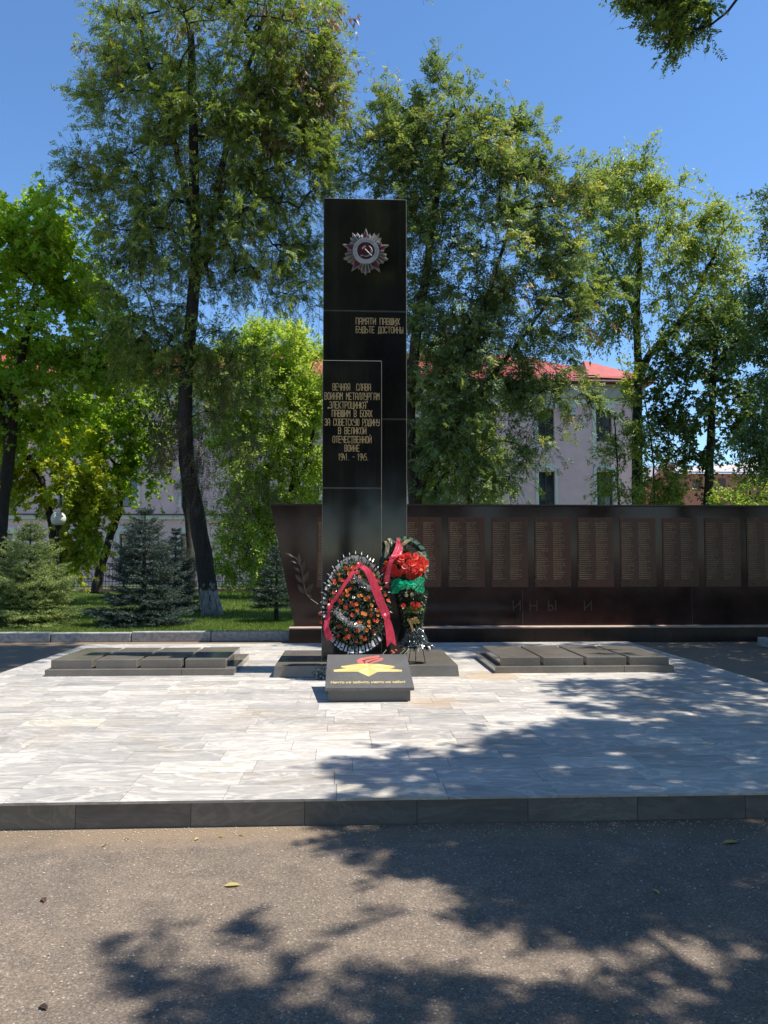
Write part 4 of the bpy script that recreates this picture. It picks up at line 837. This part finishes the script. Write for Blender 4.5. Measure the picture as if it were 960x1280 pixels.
def trunk_path(pts, r0, r1, rng, n=26, flare=1.22):
    P = np.array(smooth_path(pts, n)); d = np.concatenate([[0], np.cumsum(np.linalg.norm(np.diff(P, axis=0), axis=1))]); f = d/d[-1]
    rad = r0 + (r1 - r0)*f**.8; rad = rad*(1 + (flare-1)*np.exp(-d/.35))
    P[1:] += rng.normal(0, .012, (n-1, 3)); return P, rad
def rough_tube(mb, P, rad, rng, n=12):
    k0 = len(mb.v); mb.tube(P, list(rad), n); ph = rng.uniform(0, 6.28, 3)
    for i in range(k0, len(mb.v)):
        r_ = (i-k0)//n; a = (i-k0) % n
        if r_ >= len(P): continue
        c = Vector(P[r_]); v = Vector(mb.v[i]); s_ = 1 + .10*math.sin(a*2*math.pi/n*3 + ph[0] + r_*.25) + .06*math.sin(a*2*math.pi/n*5 + ph[1] - r_*.4); mb.v[i] = tuple(c + (v-c)*s_)
def clusters_from_blobs(blobs, Y, rng, depth=1.0):
    out_ = []
    for (bx, by, rx, ry, n_) in blobs:
        c = np.array(at(bx, by, Y)); s = Y/1000.
        u = unit(rng.normal(0, 1, (n_, 3))); r_ = rng.uniform(.12, 1, n_)**.42
        out_.append(c + u*r_[:, None]*np.array([rx*s, (rx+ry)*.5*s*depth, ry*s]))
    return np.concatenate(out_)
def spray(cl, rng, style, per, spread, ln, wd, droop=.35, jit=.16, cx=None, twigs=None):
    """leaves strung along a few twigs that leave every cluster centre"""
    n_ = len(cl)*per; idx = np.repeat(np.arange(len(cl)), per); NT = 7
    sz = rng.uniform(.65, 1.35, len(cl)); ce = cx if cx is not None else cl.mean(0)
    ow = unit((cl - ce)*np.array([1, 1, .6]))[:, None]
    TD = unit(ow*.5 + rng.normal(0, .72, (len(cl), NT, 3)) + np.array([0, 0, .18 - droop*.5])); TL = spread*2.1*sz[:, None]*rng.uniform(.55, 1.25, (len(cl), NT))
    k = rng.randint(0, NT, n_); t = rng.uniform(.05, 1, n_)**.8; td = TD[idx, k]; tl = TL[idx, k]
    sag = np.outer((tl*t*t)*(.10 + droop*.35), [0, 0, -1.0])
    o = cl[idx] + td*(tl*t)[:, None] + sag + rng.normal(0, 1, (n_, 3))*spread*.13
    if twigs is not None:
        for c in range(len(cl)):
            for q in range(NT): a_ = cl[c]; b_ = a_ + TD[c, q]*TL[c, q]*.5 - [0, 0, TL[c, q]*.25*(.1 + droop*.35)]; twigs.append((a_, b_, .007, .0045)); twigs.append((b_, a_ + TD[c, q]*TL[c, q]*.95 - [0, 0, TL[c, q]*.9*(.1 + droop*.35)], .0045, .002))
    tone = np.clip(rng.normal(.45, .15, len(cl))[idx] + rng.normal(0, .08, (len(cl), NT))[idx, k] + rng.normal(0, jit, n_), 0, 1)
    outw = unit((o - ce)*np.array([1, 1, .5]))
    d = unit(td*.5 + outw*.25 + rng.normal(0, .6, (n_, 3)) + np.array([0, 0, -droop])); nr = unit(np.array([0, 0, 1.0]) + outw*.35 + rng.normal(0, .55, (n_, 3)))
    if style == 'broad':
        s = rng.uniform(.7, 1.25, n_); V = leafquads(o, d, nr, ln*s, wd*s, .25); return V, tone
    if style == 'lobed':
        s = rng.uniform(.7, 1.25, n_); side = unit(np.cross(d, nr)); Vs = [leafquads(o, d, nr, ln*s, wd*.62*s, .2)]
        for sg in (-1, 1): Vs.append(leafquads(o, unit(d*.55 + side*sg*.85 - nr*.12), nr, ln*.78*s, wd*.55*s, .2))
        return np.concatenate(Vs), np.concatenate([tone]*3)
    if style == 'pinnate':                     # rachis with paired leaflets
        K = 6; side = unit(np.cross(d, nr)); L_ = ln*rng.uniform(.7, 1.3, n_); Vs = []; Ts = []
        for k in range(K):
            f = (k + .8)/K; b_ = o + d*(L_*f)[:, None] - np.array([0, 0, 1])*((L_*.16*f*f)[:, None])
            for sg in (-1, 1):
                ll = wd*2.6*(1 - .35*abs(f-.5))*rng.uniform(.8, 1.2, n_); Vs.append(leafquads(b_, unit(side*sg + d*.35 + rng.normal(0, .18, (n_, 3))), unit(nr + rng.normal(0, .3, (n_, 3))), ll, np.full(n_, wd)*rng.uniform(.8,1.2,n_), .2)); Ts.append(tone)
        return np.concatenate(Vs), np.concatenate(Ts)
def tree(name, label, cat, stems, blobs, Y, leaf, lm, bark, seed, group=None, depth=1.0, pods=None, extra=None, limb=(.007, .5, .16), cl=None, sub=3, sag=0., more=None, high=0):
    rng = np.random.RandomState(seed); st_ = []
    mb = MB()
    for pts, r0, r1 in stems:
        P, rad = trunk_path([tuple(q) if isinstance(q, Vector) else tuple(at(*q, Y)) for q in pts], r0, r1, rng); rough_tube(mb, P, rad, rng); st_.append((P, rad))
    if cl is None: cl = clusters_from_blobs(blobs, Y, rng, depth)
    E = grow_limbs(st_, cl, rng, *limb, sag=sag, high=high); limb_mesh(mb, E)
    if more is not None: limb_mesh(mb, grow_limbs(st_, more, rng, .006, .28, .03)); cl = np.concatenate([cl, more])
    tw = [] if sub else None; V, tone = spray(cl, rng, *leaf, twigs=tw)
    if sub: limb_mesh(mb, tw)
    base = st_[0][0][0]; t = thing(name, tuple(base), label, cat, group)
    mb.build('trunk', bark, t, smooth=True)
    quads('crown', V, tone, lm, t)
    if pods:
        pc, n_ = pods; pcl = clusters_from_blobs(pc, Y, rng, depth); V, tone = spray(pcl, rng, 'broad', n_, .22, .17, .05, 1.3); quads('seed_pods', V, tone, M['pods'], t)
    if extra:
        for nm, bl, args, mt in extra: V, tone = spray(clusters_from_blobs(bl, Y, rng, depth), rng, *args); quads(nm, V, tone, mt, t)
    return t
GT = 'trees growing behind the memorial wall and lawn'
# big honey locust, left of the stele
def inpoly(x, y, poly):
    c = np.zeros(x.shape, bool); j = len(poly)-1
    for i in range(len(poly)):
        xi, yi = poly[i]; xj, yj = poly[j]
        c ^= ((yi > y) != (yj > y)) & (x < (xj-xi)*(y-yi)/(yj-yi+1e-9) + xi); j = i
    return c
def shade_clusters(poly_list, seed, h0, h1, stp=.2):  # clumps of an invented bough above the view, added to shade the left asphalt
    rg = np.random.RandomState(seed); gx, gy = np.meshgrid(np.arange(-9, 12, stp), np.arange(4.9, 15.5, stp)); gx = gx.ravel() + rg.uniform(-.1, .1, gx.size); gy = gy.ravel() + rg.uniform(-.1, .1, gy.size)
    q = proj(np.stack([gx, gy, 0*gx], 1)); pr = np.zeros(len(gx))
    for poly, p_ in poly_list: pr = np.where(inpoly(q[:, 0], q[:, 1], poly), p_, pr)
    k = rg.uniform(0, 1, len(gx)) < pr; G = np.stack([gx, gy, 0*gx], 1)[k]; sv = np.array(SUN); h = rg.uniform(h0, h1, len(G))
    for _ in range(40):
        Q = G + sv*((h/sv[2])[:, None]); q = proj(Q); bad = (q[:, 0] > -40) & (q[:, 0] < 1000) & (q[:, 1] > -130) & (q[:, 1] < 1290)
        if not bad.any(): break
        h = np.where(bad, h + .4, h)
    f = rg.uniform(0, 1, (60, 1)); Bq = np.array([-2.6, 19.2, 15.6])*(1-f) + Q.mean(0)*f + rg.normal(0, 1, (60, 3))*[1.0, .9, .6]; q = proj(Bq); Bq = Bq[(q[:, 1] < -70)]   # leaves filling out the made-up bough between crown and clumps
    return np.concatenate([Q, Bq])
SHL = [([(-60,806),(100,806),(60,820),(20,832),(-60,846)], .62)]
tree('honey_locust', 'tall feathery honey locust with brown pods and a whitewashed trunk base, left of the stele', 'tree',
     [([(264,771),(258,720),(246,640),(233,560),(235,450),(244,340),(241,200),(238,40)], .235, .09), ([(243,350),(262,300),(275,220),(300,120),(330,20)], .12, .04), ([(239,260),(215,170),(185,80),(170,-10)], .09, .03)],
     [(230,-10,120,60,32),(350,20,75,65,24),(270,70,150,85,76),(250,110,120,100,30),(300,150,110,100,34),(240,260,90,60,24),(380,105,55,80,26),(165,110,65,75,24),(130,200,42,55,16),(165,255,60,55,20),(250,180,110,80,46),(345,190,85,90,56),(390,170,50,80,16),(400,235,30,60,10),(195,440,50,35,18),(275,440,42,35,14),(272,500,26,38,8),(215,300,80,60,26),(320,300,80,65,40),(270,330,60,50,14),(375,345,35,50,12),(165,350,45,55,15),(205,410,55,45,15),(170,430,35,40,10),(310,440,28,35,7)],
     20, ('pinnate', 50, .40, .19, .027, .12), M['locust'], M['bark_white'], 3, GT, .85, limb=(.007, .5, .07), more=shade_clusters(SHL, 5, 11.5, 13),
     pods=([(370,50,75,60,50),(340,130,85,55,56),(400,100,40,60,34),(260,30,90,40,14),(160,90,60,80,6),(280,200,60,40,6),(110,200,15,25,3)], 26),
     extra=[('withered_sprays', [(242,560,24,48,30),(285,490,32,70,20),(300,600,30,70,16),(208,530,28,45,14),(340,640,18,50,6)], ('pinnate', 30, .24, .2, .018, 1.6), M['withered'])])
# bright maple far left
tree('maple', 'bright yellow green maple at the left edge with a dark leaning trunk', 'tree', [([(-6,745),(2,640),(12,560),(20,470),(45,380)], .24, .08), ([(14,560),(-10,470),(-30,380)], .13, .05)],
     [(45,300,70,55,26),(20,330,80,70,30),(85,350,55,60,24),(-30,340,70,90,24),(60,410,85,55,30),(110,400,40,50,14),(-20,430,90,70,24),(95,470,60,45,16),(30,500,85,55,22),(120,455,35,30,8),(-30,530,60,50,12)],
     22, ('lobed', 120, .40, .135, .115, .28), M['maple'], M['bark_dark'], 5, GT)
tree('maple', 'smaller sunlit maple with a slender crooked trunk before the pink building', 'tree', [([(121,742),(125,712),(136,675),(150,635),(148,605),(142,585)], .17, .07)],
     [(145,545,38,40,16),(110,520,40,35,12),(172,575,30,30,9),(95,565,35,35,9),(150,600,30,22,6),(180,520,30,30,8)], 27, ('lobed', 140, .36, .14, .12, .3), M['maple'], M['bark_dark'], 6, GT)
tree('maple', 'maple turning orange at its branch tips beside the park lamp', 'tree', [([(74,745),(70,690),(62,640),(52,600),(36,570)], .17, .07), ([(64,650),(50,600),(22,560)], .1, .04)],
     [(85,610,38,40,16),(45,570,50,35,12),(105,650,25,25,7),(92,690,28,28,8),(115,610,25,30,7),(60,540,40,30,8),(20,610,30,40,8)], 25, ('lobed', 120, .34, .15, .13, .45), M['maple_autumn'], M['bark_dark'], 8, GT)
tree('linden', 'yellow green broadleaf tree seen between the honey locust and the stele', 'tree', [([(362,745),(362,660),(366,610),(372,560),(360,500)], .2, .07), ([(366,620),(385,570),(395,520)], .1, .04)],
     [(345,445,50,42,50),(305,470,40,45,34),(380,465,50,50,40),(340,520,70,55,66),(290,510,30,40,18),(395,540,40,60,28),(320,570,55,45,34),(370,600,55,40,28),(305,640,42,50,26),(350,660,40,45,22),(290,695,28,30,12),(330,705,30,28,10)],
     29, ('broad', 260, .44, .095, .07, .25), M['lime'], M['bark_dark'], 9, GT)
tree('acacia', 'broad blue green acacia with several slender stems just right of the stele', 'tree', [([(522,770),(522,690),(519,620),(512,560),(514,470),(530,360),(545,250),(560,150)], .22, .06), ([(520,620),(545,560),(575,470),(610,370),(640,270)], .12, .04), ([(545,560),(590,500),(640,440),(690,370)], .10, .03), ([(513,480),(500,400),(495,300)], .07, .03)],
     [(552,118,22,28,7),(490,140,22,36,8),(545,165,70,45,26),(500,200,45,55,18),(620,185,45,40,16),(570,230,95,65,44),(655,165,14,18,3),(650,250,65,55,26),(695,235,24,36,7),(530,300,45,70,20),(610,320,100,65,46),(695,320,40,55,15),(635,395,85,55,38),(722,368,34,34,9),(560,400,60,55,26),(705,428,24,24,4),(595,470,75,50,32),(665,480,50,40,14),(540,510,45,70,32),(600,545,60,45,18),(715,500,22,20,4),(650,545,32,28,6),(560,600,50,40,14),(620,600,25,25,4),(470,190,22,20,4),(725,255,12,20,3)],
     20, ('pinnate', 44, .38, .20, .033, .10), M['locust_blue'], M['bark'], 12, GT, .85, pods=([(560,180,60,60,10),(680,240,60,70,10),(640,380,100,90,14),(740,400,40,50,8)], 14))
tree('ash', 'tall light green tree with a forked dark trunk before the pink building', 'tree', [([(797,760),(797,640),(796,540),(798,460),(796,400),(800,320),(795,250)], .27, .07), ([(799,470),(815,440),(848,405),(862,385),(880,345),(900,300)], .15, .05), ([(797,400),(775,350),(750,310)], .08, .03)],
     [(800,225,48,30,18),(770,245,45,40,18),(825,260,35,40,12),(765,300,44,42,17),(815,310,45,45,18),(748,355,36,38,13),(785,375,50,35,16),(885,285,40,35,14),(870,330,30,40,11),(905,340,25,30,7),(850,380,30,30,8),(890,395,35,35,11),(755,405,26,20,5),(915,280,12,12,2)],
     28, ('broad', 260, .45, .13, .055, .45), M['ash'], M['bark_dark'], 14, GT)
tree('sapling', 'light green saplings climbing round the dark trunk behind the wall', 'tree', [([(776,760),(774,640),(770,560),(768,520)], .05, .02), ([(820,760),(818,640),(815,560),(806,500)], .05, .02)],
     [(776,560,18,30,7),(792,515,20,40,9),(815,565,24,50,16),(768,605,18,22,6),(808,610,32,22,12),(830,600,20,26,8),(797,462,12,22,3)], 26, ('broad', 160, .32, .12, .05, .35), M['ash'], M['bark'], 15, GT)
tree('maple', 'dark leaved maple with a straight bare trunk near the right edge', 'tree', [([(882,760),(884,660),(888,560),(891,500),(895,420),(890,380)], .21, .07)],
     [(890,420,45,35,18),(860,450,50,40,18),(925,450,40,40,14),(850,510,42,42,16),(900,500,55,40,20),(935,520,30,45,11),(862,550,35,26,9),(840,475,25,40,7),(880,390,35,20,6),(872,578,16,14,3)], 26, ('lobed', 72, .38, .14, .12, .5), M['dark_maple'], M['bark'], 17, GT)
tree('ash', 'deep green tree reaching in from the right edge above the wall', 'tree', [([(1030,770),(1028,640),(1020,520),(1010,400),(1000,300)], .22, .06)],
     [(965,300,32,50,14),(1000,280,60,60,18),(960,380,36,45,16),(1010,400,70,70,22),(955,440,30,40,12),(965,500,40,45,16),(1010,520,60,60,18),(960,555,32,28,10),(940,545,18,20,4)], 21, ('broad', 260, .38, .10, .05, .5), M['blue_ash'], M['bark'], 18, GT)
tree('bush', 'yellow green bush peeping over the wall at the right edge', 'bush', [([(945,760),(946,680),(945,620)], .05, .02)], [(948,615,26,20,14),(905,622,14,11,6),(975,600,25,25,10),(930,632,30,14,8)], 25, ('broad', 100, .26, .12, .05, .4), M['lime'], M['bark'], 20)

tree('linden', 'dense mid green tree behind the acacia stems, hiding the middle of the pink building', 'tree', [([(585,760),(585,640),(592,560),(588,470)], .2, .07)],
     [(565,450,48,48,28),(545,510,48,50,28),(600,520,35,50,14),(575,575,50,40,20),(545,595,40,35,12),(600,610,35,20,8)], 31, ('broad', 150, .45, .12, .085, .5), M['ash'], M['bark_dark'], 22, GT)
tree('linden', 'shady dark green tree between the bright maple and the honey locust trunk', 'tree', [([(240,748),(236,680),(230,600),(228,520)], .10, .05)],
     [(190,455,45,35,14),(215,490,35,45,12),(165,490,35,35,9),(200,540,35,30,6),(235,450,30,30,8),(270,480,30,35,8)], 25, ('broad', 130, .40, .11, .075, .6), M['blue_ash'], M['bark_dark'], 23, GT)
# trees on the right lawn, outside the picture, whose shade and one hanging spray reach into it
SH = [([(425,955),(480,948),(560,948),(600,940),(630,932),(645,915),(690,906),(740,898),(800,906),(850,898),(960,893),(960,1024),(545,1028),(540,1000),(540,985),(480,984)], .93),
      ([(425,1040),(545,1026),(960,1024),(960,1168),(915,1166),(850,1168),(760,1166),(715,1172),(670,1172),(650,1150),(635,1122),(580,1112),(540,1098),(500,1088),(440,1092),(455,1075),(430,1055)], .97),
      ([(225,1280),(232,1256),(255,1246),(300,1262),(335,1244),(380,1238),(420,1252),(460,1244),(500,1256),(560,1262),(630,1262),(672,1228),(712,1246),(760,1254),(860,1256),(935,1250),(960,1228),(960,1280)], .97),
      ([(150,1192),(228,1203),(224,1220),(156,1216)], .8), ([(335,1193),(385,1182),(375,1206)], .8), ([(418,1152),(452,1158),(458,1182),(418,1180)], .8),
      ([(690,850),(960,852),(960,893),(800,900),(740,895)], .50), ([(845,818),(960,818),(960,853),(845,848)], .85), ([(790,800),(960,800),(960,818),(800,818)], .85), ([(770,806),(845,806),(845,822),(790,822)], .9), ([(530,802),(650,804),(640,814),(540,812)], .7)]
rngS = np.random.RandomState(42); stp = .17
gx, gy = np.meshgrid(np.arange(-6, 12, stp), np.arange(-1.5, 15.2, stp)); gx = gx.ravel() + rngS.uniform(-.08, .08, gx.size); gy = gy.ravel() + rngS.uniform(-.08, .08, gy.size)
gz = np.where((gx > PX0) & (gx < PX1) & (gy > PY0) & (gy < PY1), PZ, 0.0)
pj = proj(np.stack([gx, gy, gz], 1)); prob = np.zeros(len(gx)); vis_ = (pj[:, 2] > .5) & (pj[:, 0] > 0) & (pj[:, 0] < 960) & (pj[:, 1] > 640) & (pj[:, 1] < 1280)
for poly, pr in SH: prob = np.where(vis_ & inpoly(pj[:, 0], pj[:, 1], poly), np.maximum(prob, pr), prob)
side_ = ~vis_ & (gx > .5 + .0*gy) & (gx > .44*gy + .2); prob = np.where(side_, .62, prob); prob = np.where(~vis_ & (gy < 2.6) & (gx > -.5), .75, prob)
keep = rngS.uniform(0, 1, len(gx)) < prob; G = np.stack([gx, gy, gz], 1)[keep]
h = rngS.uniform(5.8, 9.0, len(G)); sv = np.array(SUN)
def aloft(G, h): return G + sv*((h/sv[2])[:, None])
Q = aloft(G, h)
for _ in range(30):                            # keep every spray clear of the view: climb until it is above or beside it
    q = proj(Q); bad = (q[:, 2] > 0) & (q[:, 0] > -40) & (q[:, 0] < 1040) & (q[:, 1] > -60) & (q[:, 1] < 1290)
    if not bad.any(): break
    h = np.where(bad, h + .5, h); Q = aloft(G, h)
trunks = [(9.2, 1.2), (10.4, 6.4), (11.2, 11.6)]
near = np.argmin(np.stack([np.hypot(Q[:, 0]-a, (Q[:, 1]-b_)*1.3) for a, b_ in trunks]), 0)
labs = ['locust tree right of the viewer casting dappled shade on the asphalt', 'locust tree on the right lawn casting shade over the marble platform', 'locust tree right of the wall with one spray hanging into the upper right corner']
for k, (tx, ty) in enumerate(trunks):
    cl = Q[near == k]; top = cl[:, 2].max()
    if k == 2:
        f_ = rngS.uniform(0, 1, (70, 1)); br = np.array([10.6, 11.8, 9.2])*(1-f_) + np.array([6.6, 13.2, 12.0])*f_ + rngS.normal(0, 1, (70, 3))*[.9, .9, .7]; qb = proj(br); br = br[(qb[:, 0] > 1040) | (qb[:, 1] < -50)]
        cl = np.concatenate([cl, br])
        hang = clusters_from_blobs([(850,8,36,28,26),(812,-10,34,12,9),(876,20,18,18,6),(848,46,18,12,5),(870,-50,50,25,26),(960,-100,60,30,12),(1060,-130,60,40,10)], 13.2, rngS, .8); cl = np.concatenate([cl, hang])
    extra_ = unit(rngS.normal(0, 1, (60, 3)))*np.array([2.6, 2.6, 1.8])*rngS.uniform(.4, 1, (60, 1)) + np.array([tx + 1.0, ty, 8.4]); cl = np.concatenate([cl, extra_])
    tree('locust_tree', labs[k], 'tree', [([Vector((tx, ty, .1)), Vector((tx+.08, ty, 2.0)), Vector((tx-.1, ty+.1, 4.2)), Vector((tx+.2, ty+.2, 6.5)), Vector((tx-.1, ty+.1, 9.3))], .26, .07), ([Vector((tx, ty+.1, 3.2)), Vector((tx-1.2, ty+.3, 4.6)), Vector((tx-2.3, ty, 6.4))], .15, .06), ([Vector((tx, ty+.1, 3.9)), Vector((tx-.4, ty-1.3, 5.5)), Vector((tx-1.2, ty-2.2, 7.2))], .13, .05)], None, 10, ('pinnate', (20, 15, 15)[k], .18, .17, .036, .5), M['locust'], M['bark'], 30+k, 'trees on the right lawn', cl=cl, sub=1, limb=(.006, .5, .14) if k < 2 else (.006, .34, .07), high=0)

# ------------------------------------------------------------------ spruces
def spruce(label, base, H, Rm, mt, seed, whorls=24, per=11, skirt=.03, power=.85):
    rng = np.random.RandomState(seed); base = np.array(base, float); t = thing('spruce', tuple(base), label, 'spruce', 'spruces behind the left kerb')
    mb = MB(); mb.tube([base, base + [0, 0, H*.97]], [.022*H + .02, .008], 8); O = []; D = []; N_ = []; T = []; LN = []
    for i in range(whorls):
        f = (i + rng.uniform(0, .7))/whorls; z = H*(skirt + (.97-skirt)*f); Rr = Rm*(1-f)**power*rng.uniform(.85, 1.1) + .04; nb_ = max(4, int(per*(1-f*.5)))
        for k in range(nb_):
            a = 2*math.pi*(k + rng.uniform(-.3, .3))/nb_ + i*1.3; L_ = Rr*rng.uniform(.72, 1.12); dh = np.array([math.cos(a), math.sin(a), 0]); sdv = np.array([-math.sin(a), math.cos(a), 0]); el = .35 + .6*f
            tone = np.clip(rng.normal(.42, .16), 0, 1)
            pts = [base + [0, 0, z] + dh*L_*s_ + np.array([0, 0, 1])*L_*(el*s_*.5 - .55*s_*(1-f) + .30*s_*s_) for s_ in np.linspace(0, 1, 6)]
            mb.tube(pts, [.004 + .012*L_*(1-s_) for s_ in np.linspace(0, 1, 6)], 4, cap=False)
            ntw = max(6, int(L_*24)); P6 = np.array(pts)
            for s_ in np.linspace(.18, 1, ntw):
                u_ = s_*5; i0 = min(int(u_), 4); p_ = P6[i0] + (P6[i0+1]-P6[i0])*(u_-i0)
                for sg in ((-1, 1) if s_ < .97 else (0,)):
                    d = dh*(.75 if sg else 1.2) + sdv*sg*.8 + np.array([0, 0, rng.uniform(-.25, .25)]); d /= np.linalg.norm(d); l = L_*(.42*(1-s_)+.10)*rng.uniform(.7, 1.3)+.05
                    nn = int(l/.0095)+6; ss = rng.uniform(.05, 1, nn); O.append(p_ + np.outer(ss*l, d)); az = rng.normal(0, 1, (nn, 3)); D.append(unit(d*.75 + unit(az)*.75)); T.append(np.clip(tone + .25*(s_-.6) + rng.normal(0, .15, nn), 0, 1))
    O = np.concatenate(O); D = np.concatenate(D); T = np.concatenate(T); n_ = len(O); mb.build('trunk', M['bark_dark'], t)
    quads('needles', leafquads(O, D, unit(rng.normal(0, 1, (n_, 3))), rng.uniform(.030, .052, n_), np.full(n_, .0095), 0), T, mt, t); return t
spruce('pale green bushy spruce by the kerb at the left edge', (-6.75, 17.5, .14), 2.3, 1.15, M['spruce_pale'], 51, 17, 13, .04, .8)
spruce('dark blue green spruce standing directly behind the kerb, left of the honey locust trunk', (-4.28, 17.3, .14), 2.62, 1.08, M['spruce_blue'], 52, 19, 13, .03, .8)
spruce('dim dark spruce half hidden behind the blue green one', (-4.5, 21.5, .14), 2.3, .8, M['spruce_blue'], 53, 20, 9)
spruce('small thin spruce on a bare stem beside the left end of the granite wall', (-1.55, 18.2, .14), 1.75, .55, M['spruce_blue'], 54, 14, 8, .22)
spruce('pale spruce top showing between the left trunk and the park lamp', (-9.7, 22.5, .14), 2.75, .9, M['spruce_pale'], 55, 18, 10)

# ------------------------------------------------------------------ unseen trees behind and right of the viewer, added to darken reflections in polished stone
def copy_tree(root, loc, rz, label, sc_):
    r = root.copy(); C.objects.link(r); r['label'] = label; r['group'] = 'unseen added trees around the viewer'
    for ch in list(root.children):
        c = ch.copy(); C.objects.link(c); c.parent = r; c.matrix_parent_inverse = ch.matrix_parent_inverse.copy()
    r.location = loc; r.rotation_euler = (0, 0, rz); r.scale = (sc_,)*3; return r
lin = [o for o in bpy.data.objects if o.name.startswith('acacia')][0]
for i, (x, y, rz, s_) in enumerate(((-5.5, -10, .4, 1.2), (0, -11, 1.9, 1.3), (6, -10.5, 3.0, 1.2), (-12.5, -11, 4.2, 1.2), (13, -11, 5.2, 1.25), (-9, -17, 2.2, 1.5), (3.5, -18, 3.2, 1.6), (-3, -17, 1.2, 1.6), (10, -18, .2, 1.5), (17.5, -4, 2.6, 1.3), (20, 1.5, .9, 1.5), (23, -8, 4.0, 1.6), (27, -2, 1.4, 1.7), (19.5, 6.5, 5.4, 1.2))):
    copy_tree(lin, (x, y, 0), rz, 'unseen tree around the viewer, added to darken reflections in the polished stone', s_)

# ------------------------------------------------------------------ fallen leaves
fgr = 'fallen leaves on the asphalt'
for px, py, l, kd, lab in ((290,1108,.085,'dead_yellow','long yellow fallen leaf lying on the sunlit asphalt in the middle'),(55,1126,.06,'dead_brown','dark curled fallen leaf on the sunlit asphalt at left'),(913,1054,.10,'dead_yellow','pale narrow fallen leaf on shaded asphalt at the right'),(820,1116,.06,'dead_yellow','small greenish fallen leaf in the shade on the right asphalt'),(54,1261,.05,'dead_brown','orange brown fallen leaf at the lower left corner')) + tuple(
        (px, py, .035, 'dead_yellow', 'small yellow fallen leaf in the dust along the marble step') for px, py in ((130,1058),(159,1049),(246,1050),(276,1047),(302,1045),(430,1043),(456,1052),(607,1040),(770,1042),(830,1030))):
    d = _f + _r*(px-480)/FPX - _u*(py-640)/FPX; c = Vector((0, 0, EYE)) + Vector(d)*(-EYE/d[2]); a = random.uniform(0, 6.28) if l < .08 else random.uniform(-.3, .3)
    b = MB(); dx, dy = math.cos(a), math.sin(a); lf = [c + Vector((dx*l*s_ - dy*w_*l, dy*l*s_ + dx*w_*l, z_)) for s_, w_, z_ in ((-.5,0,.004),(-.15,.2,.014),(.25,.17,.012),(.5,0,.006),(.25,-.17,.010),(-.15,-.2,.010))]; md = c + Vector((0, 0, .006))
    for i in range(6): b.face([lf[i], lf[(i+1) % 6], md])
    o = b.build('fallen_leaf', M[kd]); at_ = o.data.attributes.new('rnd', 'FLOAT', 'FACE'); at_.data.foreach_set('value', [random.random()]*6); tag(o, lab, 'leaf', fgr)
